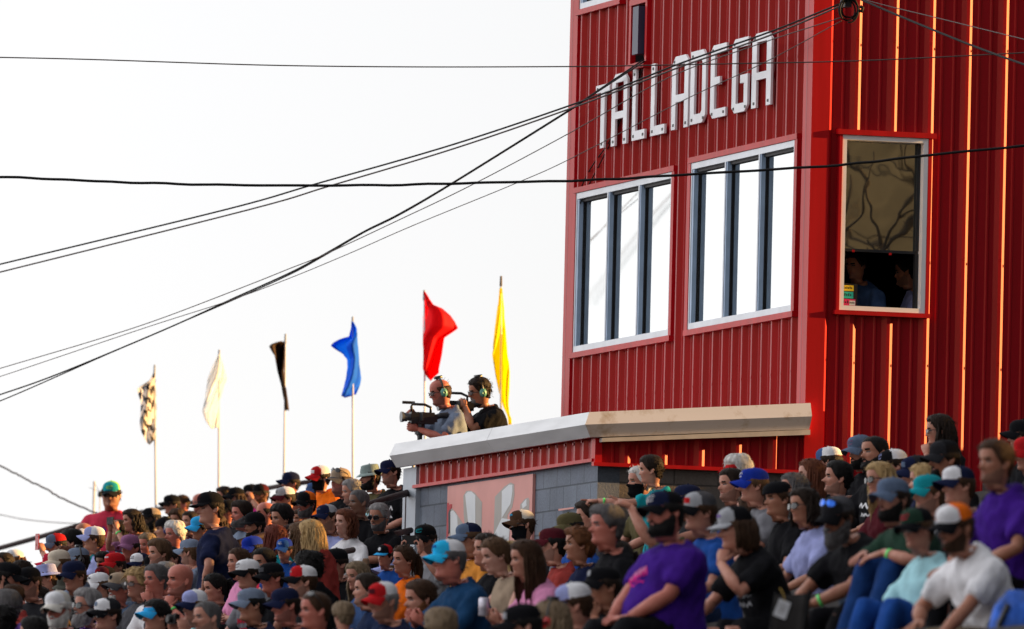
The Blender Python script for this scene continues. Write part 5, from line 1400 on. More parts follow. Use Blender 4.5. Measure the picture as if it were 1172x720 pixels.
P(205,664,'bald heavy man in black resting his chin on his hand',152,'chin',yaw=16,kind='b',hair=None,shirt='black',skin='red',band='L',brow='h_brown',keep=True)
P(189,661,'grey haired man just behind the bald man',148,'thigh',keep=True,yaw=18,hair=('short','h_grey'),shirt='lgrey',skin='red')
P(177,664,'man with greying hair touching his lips with one hand',152,'mouth',keep=True,yaw=22,hair=('short','h_salt'),shirt='white',skin='red')
P(166,665,'red haired woman with sunglasses on her head',136,'thigh',keep=True,yaw=26,kind='f',hair=('long','h_red'),gl=('dark',1),shirt='grey',skin='light')
P(156,668,'woman with short curly blonde hair and glasses',150,'thigh',keep=True,yaw=16,kind='f',hair=('curly','h_blond'),gl='thin',shirt='dgrey')
P(136,673,'man in tan cap and sunglasses with white goatee',150,'thigh',yaw=14,cap=('cap','tan','tan','dgrey','black'),hair=('short','h_grey'),beard=('goatee','h_white'),gl='dark',shirt='steel',skin='red',collar='polo',keep=True)
P(160,648,'person in navy cap with white front panel',127,'thigh',keep=True,yaw=8,cap=('cap','white','navy','navy','navy'),hair=('short','h_brown'),shirt='dgrey')
P(177,650,'man in flat black cap above the red haired woman',126,'thigh',keep=True,yaw=10,cap=('flat','black','black','black'),hair=('short','h_black'),shirt='maroon')
P(194,640,'person in charcoal cap left of the plaid shirt',124,'thigh',keep=True,yaw=14,cap=('cap','charcoal','charcoal','charcoal'),hair=('short','h_dark'),shirt='dgrey')
P(119,664,'person in dark maroon cap behind the tan cap',132,'thigh',keep=True,yaw=14,cap=('cap','maroon','black','maroon','red'),hair=('short','h_dark'),shirt='blue')
# far left
P(122,704,'man in black and white trucker cap with sunglasses and blue shirt',162,'thigh',yaw=12,cap=('cap','white','charcoal','black','bluegrey'),hair=('short','h_dark'),gl='dark',shirt='blue',skin='light',kind='m2',keep=True)
P(66,697,'white bearded man in white cap and black sunglasses',170,'thigh',yaw=24,kind='m2',cap=('cap','white','offwhite','offwhite'),hair=('short','h_white'),beard=('full','h_white'),gl='dark',shirt='black',skin='red',keep=True)
P(98,694,'long bearded grey haired man in sunglasses and purple shirt',156,'thigh',yaw=18,hair=('thick','h_grey'),beard=('long','h_grey'),gl='dark',shirt='violet',skin='light',keep=True)
P(113,672,'person in white mesh cap behind the grey haired man',138,'thigh',keep=True,yaw=5,cap=('cap','white','white','white','navy'),hair=('short','h_mid'),shirt='lgrey')
P(89,680,'man in grey blue cap and glasses',148,'thigh',keep=True,yaw=18,cap=('cap','bluegrey','bluegrey','bluegrey','lgrey'),hair=('short','h_brown'),gl='dark',shirt='olive')
P(77,674,'man in a black and grey camouflage bucket hat',146,'thigh',keep=True,yaw=18,cap=('bucket','camo','camo','camo'),hair=('short','h_dark'),shirt='brown',skin='light')
P(43,689,'man in dark sunglasses holding a phone above his face',146,'phone',keep=True,yaw=20,hair=('short','h_dark'),gl='dark',shirt='navy',skin='red',band='L')
p_ph5=PEOPLE[-1]
P(9,662,'bearded man in black cap facing right',156,'thigh',yaw=165,cap=('cap','black','black','black'),hair=('short','h_black'),beard=('full','h_black'),shirt='bluegrey',skin='light')
P(6,696,'grey haired person in purple top at the left edge',160,'thigh',keep=True,yaw=-50,hair=('thick','h_salt'),shirt='violet')
P(-2,714,'person with dark curly hair in the bottom left corner',168,'thigh',keep=True,yaw=-60,hair=('curly','h_black'),shirt='charcoal')
P(37,726,'dark haired person cut off at the bottom edge',165,'thigh',keep=True,yaw=-40,hair=('short','h_black'),shirt='navy')
P(33,667,'person in black visor cap beside the black capped bearded man',152,'thigh',yaw=30,cap=('cap','black','black','black'),hair=('short','h_dark'),shirt='charcoal')
P(52,662,'person in blue and white patterned sun hat',134,'thigh',yaw=-20,cap=('bucket','lavender','white','lavender'),hair=('short','h_mid'),shirt='maroon')
P(84,660,'person in navy cap below the headphones',151,'thigh',yaw=12,cap=('cap','navy','navy','navy'),hair=('short','h_brown'),shirt='black',kind='m')
P(117,644,'dark haired boy facing forward in black shirt',131,'thigh',yaw=42,kind='c',build='c',hair=('thick','h_black'),shirt='black',skin='brown')
P(89,642,'person in blue grey cap with black headphones',129,'thigh',yaw=-4,cap=('cap','bluegrey','bluegrey','bluegrey'),hair=('short','h_dark'),headset=(.012,.012,.015),shirt='grey')
P(67,646,'heavy man in cream cap facing left',131,'thigh',yaw=4,kind='b',cap=('cap','cream','cream','cream'),hair=('short','h_mid'),shirt='dgrey',skin='tan')
P(16,642,'woman in white cap and bright pink shirt',117,'thigh',yaw=8,kind='f',cap=('cap','white','white','white'),hair=('bob','h_ginger'),shirt='pink',skin='tan')
P(4,647,'dark faced person behind the woman in pink',118,'thigh',yaw=10,hair=('short','h_dark'),shirt='maroon',skin='tan')
P(107,617,'man in pale blue and white cap and light shirt',124,'thigh',yaw=-30,cap=('cap','lavender','white','lavender'),hair=('short','h_brown'),shirt='lavender',skin='tan')
P(93,619,'person in maroon and white cap',117,'thigh',yaw=-10,cap=('cap','maroon','white','maroon'),hair=('short','h_dark'),shirt='teal')
P(64,625,'dark haired person in blue cap raising a red phone',120,'oneup',yaw=0,cap=('cap','steel','red','steel'),hair=('thick','h_black'),shirt='black')
p_ph6=PEOPLE[-1]
P(81,621,'dark haired person beside the red phone',117,'thigh',yaw=-15,hair=('thick','h_black'),shirt='blue')
P(95,611,'bald orange lit head below the red shirt',112,'thigh',yaw=10,hair=('fringe','h_mid'),shirt='grey',skin='tan')
P(127,566,'large man standing in red shirt and green cap',100,'spread',size=1.18,yaw=62,kind='b',build='x',cap=('cap','teal','lime','black','lime'),hair=('short','h_dark'),gl='dark',shirt='rose',skin='tan',
  prt=([('royal',[script(-.13,-.02,.03,.05,3,.03,0,1),script(.03,.13,.03,.05,3,.03,0,2)]),('steel',[script(-.2,.2,-.06,.03,8,.02,0,4)])],0))
P(150,596,'dark haired woman in mauve shirt lifting a phone',116,'phone',yaw=2,kind='f',hair=('bob','h_dark'),shirt='mauve',skin='light',band='L')
p_ph7=PEOPLE[-1]
P(173,594,'dark skinned bearded man in black and tan cap',108,'thigh',yaw=10,cap=('cap','black','tan','black'),hair=('short','h_black'),beard=('full','h_black'),shirt='charcoal',skin='dark')
P(196,578,'man in black cap with long visor on the top row',98,'thigh',yaw=6,cap=('cap','black','black','black'),hair=('short','h_dark'),shirt='dgrey',skin='light')
P(208,577,'man with shaved head glowing orange on the top row',95,'thigh',yaw=8,hair=('buzz','h_brown'),shirt='magenta',skin='red')
P(228,576,'pink headed bald man beside the standing man',97,'thigh',yaw=14,hair=('fringe','h_grey'),shirt='magenta',skin='red')
P(148,627,'person in faded maroon cap with shaded face',126,'thigh',yaw=28,cap=('cap','mauve','mauve','mauve'),hair=('short','h_dark'),shirt='maroon',skin='red')
P(168,624,'woman with reddish grey hair facing the camera',121,'thigh',yaw=35,kind='f',hair=('short','h_ash'),shirt='charcoal',skin='red')
P(181,634,'person with flat brown hair below the white haired man',126,'thigh',yaw=14,hair=('thick','h_mid'),shirt='dgrey')
P(199,612,'white haired man with a ruddy face in dark shirt',118,'thigh',yaw=16,kind='m2',hair=('thick','h_white'),shirt='navy',skin='red')
P(188,607,'person wearing blue headphones',112,'thigh',yaw=-10,cap=('beanie','black','black','black'),hair=('short','h_black'),headset=(.05,.04,.16),shirt='olive',skin='tan')
P(217,598,'man with short dark hair left of the cyan cap',105,'thigh',yaw=10,hair=('short','h_dark'),shirt='maroon')
P(203,596,'man with brown hair lit orange from behind',103,'thigh',yaw=14,hair=('thick','h_brown'),shirt='navy',skin='tan')
P(229,605,'child in bright cyan cap beside the standing man',120,'thigh',yaw=4,cap=('cap','sky','sky','sky'),hair=('short','h_dark'),shirt='denim',skin='tan')
P(217,632,'person in plaid blue shirt and grey mesh cap',126,'thigh',yaw=-40,cap=('cap','bluegrey','bluegrey','bluegrey'),hair=('short','h_mid'),shirt='bluegrey')
P(240,583,'young man standing in navy shirt and black cap, hand on hip',132,'akimbo',size=1.12,yaw=-38,twist=34,cap=('flat','black','black','black','maroon'),hair=('thick','h_dark'),shirt='navy',skin='light',legs='black')
P(256,569,'man with dark hair under the bald pink head',100,'thigh',yaw=8,hair=('short','h_dark'),shirt='grey')
P(269,570,'long haired person in black cap with yellow marks',103,'thigh',yaw=-6,cap=('cap','black','black','black','amber'),hair=('long','h_brown'),shirt='maroon')
P(260,585,'person in black cap with a dark red emblem',112,'thigh',yaw=6,cap=('cap','black','black','black','brick'),hair=('short','h_black'),shirt='charcoal',skin='red')
P(275,589,'grey bearded man with dark hair and pale grey shirt',124,'thigh',yaw=10,kind='m2',hair=('thick','h_dark'),beard=('full','h_salt'),shirt='bluegrey',skin='red',band='L')
P(287,566,'person in black cap far back on the top row',100,'thigh',yaw=8,cap=('cap','black','black','black'),hair=('short','h_dark'),shirt='magenta')
P(320,581,'dark haired person below the white cap',113,'thigh',yaw=6,hair=('thick','h_dark'),shirt='charcoal')
P(342,594,'child with brown hair and an orange lit face',121,'thigh',yaw=24,kind='c',hair=('short','h_brown'),shirt='charcoal',skin='tan')
P(326,693,'man in navy cap with a reddish face behind the shaved neck',168,'thigh',keep=True,yaw=8,cap=('cap','navy','navy','navy'),hair=('short','h_dark'),shirt='navy',skin='red')
P(360,699,'cropped haired man with mirrored sunglasses on his head',185,'thigh',yaw=2,hair=('buzz','h_brown'),gl=('dark',1),shirt='charcoal',skin='red',kind='m2',keep=True)
P(392,706,'child with tousled light brown hair seen from behind',190,'thigh',yaw=-58,kind='c',hair=('thick','h_ash'),shirt='grey')
for args in [
 (135,610,'dark haired person partly hidden behind the mauve shirt',112,dict(hair=('thick','h_dark'),shirt='teal')),
 (161,612,'person in black baseball cap left of the blue headphones',114,dict(cap=('cap','black','black','black','red'),shirt='maroon',skin='tan')),
 (247,602,'woman with brown bobbed hair just right of the navy shirted back',116,dict(kind='f',hair=('bob','h_brown'),shirt='grey')),
 (303,588,'balding man with an orange lit head beside shaggy black hair',118,dict(hair=('fringe','h_dark'),shirt='lgrey',skin='red')),
 (338,577,'woman with dark hair below the dark red brim',117,dict(kind='f',hair=('long','h_dark'),shirt='magenta')),
 (360,566,'person in faded blue cap under the orange hoodie',118,dict(cap=('cap','denim','denim','denim','white'),shirt='brick')),
 (402,563,'person with grey hair under the red faced man',122,dict(hair=('short','h_grey'),shirt='sky')),
 (72,640,'person with auburn hair left of the headphones',126,dict(kind='f',hair=('bob','h_auburn'),shirt='brick')),
 (131,648,'person in bright red cap right of the forward facing boy',136,dict(cap=('cap','red','red','red','white'),shirt='dgrey',skin='tan')),
 (60,648,'person in red cap under the cream cap',130,dict(cap=('cap','crimson','black','crimson','white'),shirt='dgrey')),
 (24,656,'woman with dark hair below the woman in pink',128,dict(kind='f',hair=('long','h_dark'),shirt='red')),
 (27,682,'red shirted person with brown hair at the lower left',138,dict(hair=('short','h_brown'),shirt='red',skin='tan')),
 (14,684,'child in brick shirt at the lower left edge',156,dict(kind='c',hair=('thick','h_brown'),shirt='brick')),
 (272,644,'woman with brown hair in pink below the plain blue cap',142,dict(kind='f',hair=('pony','h_brown'),shirt='pink')),
 (283,658,'person in white cap with black brim behind the maroon cap',146,dict(cap=('cap','white','white','black','black'),shirt='grey')),
 (301,645,'person with black hair in crimson beside the boy in blue',142,dict(hair=('short','h_black'),shirt='crimson',skin='tan')),
 (384,645,'person in dark cap below the brick red shirt',146,dict(cap=('cap','black','black','black','lgrey'),shirt='black')),
 (408,660,'woman with ash brown hair right of the brick red shirt',148,dict(kind='f',hair=('long','h_ash'),shirt='denim')),
 (419,676,'man in blue jeans and dark shirt beside the wooden post',160,dict(hair=('short','h_dark'),shirt='djeans',pose='thighup',legs='jeans')),
 (705,640,'woman with dark hair in maroon below the grey haired man',170,dict(kind='f',hair=('pony','h_dark'),shirt='maroon')),
 (690,672,'person in black cap right of the white mesh cap',186,dict(cap=('cap','black','black','black','lgrey'),shirt='black',skin='tan')),
 ]:
    x_, y_, lb_, s_, kw_ = args
    kw_.setdefault('pose', rng.choice(['thigh', 'elbow', 'cross', 'mouth', 'thigh', 'lean'])); kw_.setdefault('yaw', rng.choice([-8, 4, 12, 24]))
    P(x_, y_, lb_, s_, keep=True, **kw_)
hold('phone','black phone held sideways by the man in black cap','phone',p_ph2,phone(),off=(.03,0,.03))
hold('phone','small phone in the lap of the girl with tied back hair','phone',p_ph1,phone(vert=True),off=(.03,0,.05))
hold('phone','black phone held up above dark sunglasses','phone',p_ph5,phone(),off=(.03,0,.03))
hold('phone','phone raised by the woman in the mauve shirt','phone',p_ph7,phone(),off=(.03,0,.03))
hold('phone','dark phone in front of the slate grey cap','phone',p_ph4,phone(vert=True),off=(.03,0,.03))
hold('camera','compact black camera held up beside the cap with red lettering','camera',p_cam,compact,off=(.03,0,.03))
hold('camera','small dark camera in front of a cropped head','camera',p_ph3,compact,off=(.03,0,.03))
def redphone(name):
    o = phone(vert=True)(name); o.data.materials[0] = mat('phone_red', (.4, .02, .03), .3); return o
hold('phone','red phone raised on the far left','phone',p_ph6,redphone,'L',off=(.03,0,.04))
def can(name):
    mb = MB(); mb.tube([(0,0,-.06),(0,0,-.055),(0,0,.05),(0,0,.06)],[.026,.033,.033,.027],16); o = mb.build(name, mat('can_print', (.55,.52,.6), .3, metal=.4, var=.4, scale=18), smooth=True)
    q = MB(); q.tube([(0,0,.0605),(0,0,.064)],[.026,.025],14); q.build('lid', mat('can_lid', (.06,.05,.08), .3, metal=.5), o); return o
hold('drink_can','tall drink can held by the girl with very long brown hair','can',p_can,can,off=(.06,.0,.05))
# ------------------------------------------------------------------ camera crew on the far side of the roof
P(503,449,'bald cameraman in blue shirt with green headset and glasses',121,'film',yaw=4,pitch=12,hair=('fringe','h_brown'),gl='thin',headset=(.10,.30,.24),shirt='bluegrey',skin='red',free=1,group='camera crew on the roof')
P(548,448,'cameraman in black shirt with grey goatee and green headset',119.5,'film2',yaw=0,pitch=8,kind='m2',build='l',hair=('short','h_dark'),beard=('goatee','h_grey'),gl='thin',headset=(.10,.30,.24),shirt='black',skin='tan',free=1,group='camera crew on the roof')
m_cam = mat('camera_plastic', (.012, .012, .014), .4)
m_camg = mat('camera_grey_metal', (.10, .11, .12), .35, metal=.3)
def video_camera(px, py, D, label):
    o = empty('video_camera', at(px, py, D), ANG + math.pi)
    tag(o, label, 'video camera', 'video cameras on tripods')
    b = MB(); b.box((-.13, -.045, -.06), (.10, .045, .05)); b.box((-.16, -.035, -.04), (-.131, .035, .035)); b.build('body', m_cam, o)
    b = MB(); b.tube([(.101, 0, 0), (.13, 0, 0), (.131, 0, 0), (.165, 0, 0), (.166, 0, 0), (.19, 0, 0)], [.034, .034, .042, .042, .048, .052], 18); b.build('lens', m_camg, o, smooth=False)
    b = MB(); b.tube([(-.10, 0, .051), (-.10, 0, .10), (-.04, 0, .125), (.08, 0, .125), (.09, 0, .10), (.085, 0, .051)], .013, 8); b.build('handle', m_cam, o, smooth=True)
    b = MB(); b.box((.02, .07, -.035), (.03, .19, .045)); b.box((.02, .045, -.005), (.03, .0695, .005)); b.build('monitor', m_cam, o)
    b = MB(); b.tube([(.05, -.03, .14), (.17, -.03, .14)], .014, 8); b.build('microphone', m_cam, o)
    b = MB(); b.tube([(-.16, .0, .01), (-.20, 0, .025), (-.27, 0, .03)], [.022, .026, .032], 12); b.build('viewfinder', m_cam, o)
    b = MB(); b.tube([(0, 0, -.061), (0, 0, -.16)], [.045, .05], 10)
    b.tube([(0, 0, -.15), (0, 0, -.9)], [.025, .02], 8)
    for k in range(3):
        a = k * 2.094 + .5; b.tube([(0, 0, -.25), (.42 * math.cos(a), .42 * math.sin(a), -1.42)], .014, 6)
    b.tube([(-.02, .03, -.11), (-.22, .07, -.17), (-.38, .08, -.13)], .010, 6); b.build('tripod', m_cam, o)
    return o
D1 = float((np.array(PEOPLE[-2]['o'].location) - CAM) @ _F); D2 = float((np.array(PEOPLE[-1]['o'].location) - CAM) @ _F)
video_camera(481, 478, D1 - .2, 'black video camera with a side monitor, used by the bald cameraman')
video_camera(523, 465, D2 - .1, 'black video camera in front of the cameraman in the black shirt')

# two people inside the tower room, seen through the open lower sash
P(978,303,'person in patterned blue shirt sitting inside the tower window',131,'thigh',yaw=30,hair=('short','h_black'),shirt='denim',skin='tan',free=1,group='people inside the tower')
P(1036,310,'person in plain pale blue shirt sitting inside the tower window',131,'thigh',yaw=-10,hair=('short','h_black'),shirt='lavender',skin='tan',free=1,group='people inside the tower')
for q, dy in ((-2, 0), (-1, 0)):
    o = PEOPLE[q]['o']; d_ = np.array(o.location) - CAM; k_ = 1.0
    v_, u_ = np.array(o.location)[:2] @ VD, np.array(o.location)[:2] @ UD
    t = (UC + .75) / u_; o.location = CAM + d_ * t
st = empty('window_sticker', bo, ANG); tag(st, 'yellow, teal and pink stickers in the corner of the tall white window', 'sticker')
for c, x0, x1, y0, y1 in (((.75,.55,.02), 964.5, 979, 326, 332.5), ((.02,.45,.42), 965, 978.5, 333.5, 341), ((.62,.02,.14), 964, 981, 341.8, 349.5), ((.7,.7,.7), 974, 980.5, 343.5, 348.8)):
    a0 = RF(x0, (y0 + y1) / 2)[0]; a1 = RF(x1, (y0 + y1) / 2)[0]; z1 = RF(970, y0)[1]; z0 = RF(970, y1)[1]; k = .046 if c != (.7,.7,.7) else .043
    b = MB(); b.box((a0, k, z0), (a1, k + .002, z1)); o = b.build('sticker', mat('sticker', c, .5), st)
    n_ = 7 if c[0] > .5 else 5
    b = MB()
    for q in range(n_):
        w = (a1 - a0) / (n_ + 1); b.box((a0 + w * (q + .4), k - .002, z0 + (z1 - z0) * .35), (a0 + w * (q + .95), k - .0005, z0 + (z1 - z0) * (.65 + .12 * (q % 2))))
    b.build('sticker_print', m_gasket, o)
b = MB(); b.box((RF(963, 300)[0] - .02, .049, zb_w + .03), (RF(982, 340)[0] + .01, .053, RF(970, 324)[1])); b.build('backing', m_dark, st)

# ------------------------------------------------------------------ flags
def cloth(name, col, transl=.62):
    col = tuple(min(1, c * 1.12) for c in col); m, nt, b = new_mat(name); b.inputs['Base Color'].default_value = (*col, 1); b.inputs['Roughness'].default_value = .7; b.inputs['Specular IOR Level'].default_value = .2
    tr_ = nt.nodes.new('ShaderNodeBsdfTranslucent'); tr_.inputs['Color'].default_value = (*col, 1)
    mx = nt.nodes.new('ShaderNodeMixShader'); mx.inputs['Fac'].default_value = transl
    out = nt.nodes['Material Output']; nt.links.new(b.outputs[0], mx.inputs[1]); nt.links.new(tr_.outputs[0], mx.inputs[2]); nt.links.new(mx.outputs[0], out.inputs['Surface'])
    return m
m_pole = mat('flag_pole', (.75, .74, .76), .6)
Z6 = lambda X, Y: (440 + X / 4, 300 + Y / 4)
Z7 = lambda X, Y: (130 + X / 3.6, 360 + Y / 3.6)
FLAGS = [
 ('checkered', Z7, (169, 212), 178.5, 142.0, [(240,163,170),(255,156,171),(270,146,171),(285,118,171),(300,95,172),(320,100,172),(340,106,172),(355,112,172),(400,112,173),(450,110,174),(490,120,176),(515,130,178),(532,140,150)]),
 ('white', Z7, (435, 150), 249.5, 139.3, [(165,432,438),(190,418,446),(220,405,455),(265,390,467),(290,385,455),(355,378,440),(400,366,434),(440,380,432),(468,402,428)]),
 ('black', Z7, (708, 85), 323.5, 136.6, [(112,690,706),(120,655,706),(132,642,706),(150,652,705),(175,665,705),(235,675,700),(290,690,708),(350,700,716),(385,702,720),(394,712,721)]),
 ('blue', Z7, (985, 14), 403.5, 133.8, [(30,983,988),(60,978,1003),(92,970,1003),(100,935,1003),(115,905,1004),(127,893,1005),(140,912,1007),(160,945,1008),(180,963,1010),(215,965,1013),(262,958,1018),(300,950,1010),(330,941,998),(339,941,955)]),
 ('red', Z6, (182, 134), 486.3, 131.0, [(138,178,188),(170,179,204),(198,180,225),(210,180,262),(240,178,300),(270,178,322),(297,178,338),(318,178,312),(345,178,274),(420,178,264),(490,178,250),(512,186,249),(530,198,228),(541,207,218)]),
 ('yellow', Z6, (534, 70), 572.5, 128.3, [(120,527,537),(200,520,545),(300,508,555),(400,498,562),(430,493,564),(470,500,572),(520,508,572),(600,525,570),(660,545,569),(700,562,574),(722,566,580),(745,567,580)])]
FCOL = dict(white=(.88,.90,.95), black=(.045,.022,.011), blue=(.02,.24,.85), red=(.80,.008,.02), yellow=(.95,.78,.0))
FLAB = dict(checkered='black and white checkered flag, leftmost of the row of flags', white='pale white flag hardly visible against the white sky', black='dark brown black flag hanging limp and twisted', blue='bright blue flag blowing to the left', red='bright red flag blowing to the right', yellow='long narrow yellow flag behind the cameramen')
for fi, (nm, zf_, top, pbx, D, rows) in enumerate(FLAGS):
    root = empty('flag', at(*zf_(*top), D)); tag(root, FLAB[nm], 'flag', 'flags on poles along the top of the stand')
    org = np.array(root.location)
    tpx = zf_(*top); A = at(tpx[0], tpx[1], D) - org; ybase = 650
    Bp = at(pbx + .3, ybase, D) - org
    pm = MB(); pm.tube([A, A * .5 + Bp * .5, Bp], [.010, .013, .015], 8); pm.build('pole', m_pole, root, smooth=True)
    pm = MB(); pm.tube([A - (0, 0, .10), A + (0, 0, .015)], [.016, .012], 8); pm.build('finial', m_post if nm != 'yellow' else mat('bronze', (.10, .07, .03), .5), root)
    ys = np.array([r[0] for r in rows], float); xl_ = np.array([r[1] for r in rows], float); xr_ = np.array([r[2] for r in rows], float)
    NRr, NC = 56, 14; Y = np.linspace(ys[0], ys[-1], NRr); V = []
    for r, y in enumerate(Y):
        a, b_ = np.interp(y, ys, xl_), np.interp(y, ys, xr_)
        wpx = (b_ - a)
        for c in range(NC):
            t = c / (NC - 1); x = a + wpx * t
            p = at(*zf_(x, y), D) - org
            wd = wpx / (4 if zf_ is Z6 else 3.6) * D / FPX
            dep = ((.10 if nm != 'checkered' else .22) + .25 * wd) * math.sin(t * 5.5 + fi * 1.7 + r * .09) * (.3 + .7 * min(1, r / 9)) + .05 * math.sin(t * 13 + r * .22 + fi)
            V.append(p + np.array([0, 1, 0]) * dep)
    Fq = [(r * NC + c, r * NC + c + 1, (r + 1) * NC + c + 1, (r + 1) * NC + c) for r in range(NRr - 1) for c in range(NC - 1)]
    mb = MB()
    if nm == 'checkered':
        mi = [int((int((r + 3.5 * math.sin(c * .6)) // 5) + c // 3) % 2 and noise.noise(Vector((r // 5 * 1.7, c // 3 * 2.3, .4))) > -.22) for r in range(NRr - 1) for c in range(NC - 1)]
        mb.add(V, Fq, mi); ms = [cloth('flag_white', (.8, .78, .76)), cloth('flag_black', (.02, .015, .02), .2)]
    else:
        mb.add(V, Fq); ms = [cloth('flag_' + nm, FCOL[nm], .25 if nm == 'black' else .62)]
    me = mb.mesh('cloth', ms, True); o = link('cloth', me, root)
    sm_ = o.modifiers.new('thickness', 'SOLIDIFY'); sm_.thickness = .006

# ------------------------------------------------------------------ overhead cables
m_cable = mat('cable_black', (.006, .006, .007), .7, spec=.2)
m_cableb = mat('cable_brown', (.055, .035, .030), .6)
def smooth_path(P_, n=10):
    P_ = [np.array(p, float) for p in P_]; out = []
    Q = [2 * P_[0] - P_[1]] + P_ + [2 * P_[-1] - P_[-2]]
    for i in range(1, len(Q) - 2):
        for k in range(n):
            t = k / n; a, b, c, d = Q[i - 1], Q[i], Q[i + 1], Q[i + 2]
            out.append(.5 * (2 * b + (c - a) * t + (2 * a - 5 * b + 4 * c - d) * t * t + (3 * b - a - 3 * c + d) * t ** 3))
    out.append(P_[-1]); return out
def cable(pts, D0, D1, r, label, m=m_cable, wob=0.0, n=9):
    L = len(pts); W3 = [at(x, y, D0 + (D1 - D0) * (x - pts[0][0]) / (pts[-1][0] - pts[0][0] + 1e-9)) for x, y in pts]
    sp = smooth_path(W3, n)
    if wob: sp = [p + np.array([0, 0, wob * math.sin(i * 1.3) * (.6 + .4 * math.sin(i * .37))]) for i, p in enumerate(sp)]
    c0 = np.array(sp[0]); mb = MB(); mb.tube([p - c0 for p in sp], r, 7)
    o = mb.build('cable', m, smooth=True); o.location = c0
    return tag(o, label, 'cable', 'overhead cables')
cable([(-60,64.5),(100,68),(300,74.5),(470,76.6),(655,76.2),(735,75),(860,72.5),(1000,69),(1230,57.5)], 97, 96, .0055, 'thin brown wire crossing the whole picture near the top', m_cableb)
cable([(-60,200),(60,205),(150,209),(280,212),(430,212),(560,209),(680,206),(800,199),(960,189),(1060,178),(1230,161)], 96, 95, .0115, 'thick black cable sagging across sky and tower windows', m_cable, .004)
cable([(-60,317),(0,302.5),(258,240),(360,211),(520,165),(680,111),(779,72.5),(880,37),(960,5)], 116, 98.9, .0085, 'upper of the twin dark cables rising to the tower corner', m_cable)
cable([(-60,326),(0,311.5),(285,240),(377,213),(520,170),(660,121.7),(779,76.5),(880,41),(962,7)], 116.3, 99.0, .0080, 'lower of the twin dark cables rising to the tower corner', m_cableb)
Dbox = on_v(738, 68, VC)[2] - .25
cable([(-60,471),(0,451.7),(66.7,428),(186.7,378),(266.7,341.7),(333,311.7),(373,290),(416.7,265),(456.7,245),(516.7,210),(653,125),(668,114.7),(737,68)], 120, Dbox, .0080, 'upper black cable sweeping up to the dark box above the letters', m_cable)
cable([(-60,479),(0,459),(133,401),(263,345),(333,313.5),(373,291.5),(416.7,266),(456.7,246.2),(516.7,211),(653,126),(668,115.5),(738,70)], 120.3, Dbox - .04, .0065, 'lower black cable sweeping up to the dark box above the letters', m_cable)
cable([(-60,440),(0,421.7),(106.7,390),(183,365),(280,328),(330,308),(373,290.7),(456.7,251.7),(540,211.7),(653,151.7),(765,89),(870,50),(963,20)], 119, 99.1, .0048, 'thin wire ending below the coil, highest at the left edge', m_cableb)
cable([(-60,449),(0,431),(166.7,375),(260,345),(330,319),(400,290),(473,258),(590,210),(653,181.7),(784,114),(876,71),(963,24)], 119.3, 99.2, .0042, 'thin wire crossing the letters as the lowest of its bundle', m_cableb)
dl = lambda x, y: on_v(x, y, VC)[2] - .12
cable([(736,73),(711,130),(698,161),(673,198),(651,249)], dl(736,73), dl(651,249), .006, 'thin black drop wire from the dark box ending higher at the wall edge')
cable([(738,74),(713,131),(698,165),(669,222),(650.7,265.6)], dl(738,74), dl(651,265), .006, 'thin black drop wire from the dark box ending lower at the wall edge')
cable([(972,-8),(986.7,0),(1057.6,30),(1130.8,59),(1230,94)], 98.9, 93, .010, 'black cable running down right from the coil')
cable([(980,-3),(1014.6,6.5),(1070.5,20),(1172,45),(1230,59)], 98.9, 93, .0045, 'thin wire running down right above the black cable', m_cableb)
cable([(-60,505),(-20,523),(13.7,540),(25,545.6),(33.7,550.6),(55,560.6),(62.5,566),(82.5,575.6),(106,585.5),(150,603)], 150, 146, .012, 'twisted grey cable dropping behind the red shirt', m_cableb, .006)
cable([(-60,575),(0,589),(40,596),(100,599.5),(180,597)], 160, 158, .006, 'faint thin wire low on the left', m_cableb)
co_ = empty('cable_coil', at(970, 12, 98.75), ANG); tag(co_, 'coil of black cable hanging at the top corner of the tower', 'cable coil')
px1 = 98.75 / FPX
mb = MB()
for k in range(5):
    a0 = rng.uniform(0, 6); rx, rz = rng.uniform(9, 13) * px1, rng.uniform(11, 15.5) * px1; cx = rng.uniform(-2, 2) * px1; cz = rng.uniform(-1, 3) * px1
    mb.tube([(cx + rx * math.cos(t), -.01 - .012 * k, cz + rz * math.sin(t)) for t in np.linspace(a0, a0 + 5.6, 26)], .0075, 6)
mb.build('loops', m_cable, co_, smooth=True)
mb = MB(); mb.tube([(12 * px1, -.05, 0), (15 * px1, -.05, -1 * px1), (16 * px1, -.05, 3 * px1), (13 * px1, -.05, 5 * px1)], .016, 8); mb.build('plug', m_cable, co_, smooth=True)
mb = MB(); mb.box((-.03, -.02, .03), (.03, .12, .16)); mb.build('hook', m_gasket, co_)

# ------------------------------------------------------------------ rails, poles
m_rail = mat('rail_rust_paint', (.022, .007, .006), .75, spec=.2, var=.3, scale=9)
def rail(pts, D0, D1, r, label, posts=()):
    W3 = [at(x, y, D0 + (D1 - D0) * (x - pts[0][0]) / (pts[-1][0] - pts[0][0])) for x, y in pts]
    c0 = W3[0]; root = empty('handrail', c0); tag(root, label, 'handrail')
    mb = MB(); mb.tube([p - c0 for p in W3], r, 10); mb.build('top_rail', m_rail, root, smooth=True)
    for t in posts:
        i = int(t); f_ = t - i; p = W3[i] * (1 - f_) + W3[min(i + 1, len(W3) - 1)] * f_ - c0
        mb = MB(); mb.tube([p - (0, 0, r * .8), p - (0, 0, 1.3)], r * .8, 8); mb.build('post', m_rail, root, smooth=True)
rail([(-40,638),(10,624.5),(60,610.5),(103,597.5)], 146, 139, .030, 'dark red handrail rising against the sky at the far left', (0.5, 2.9))
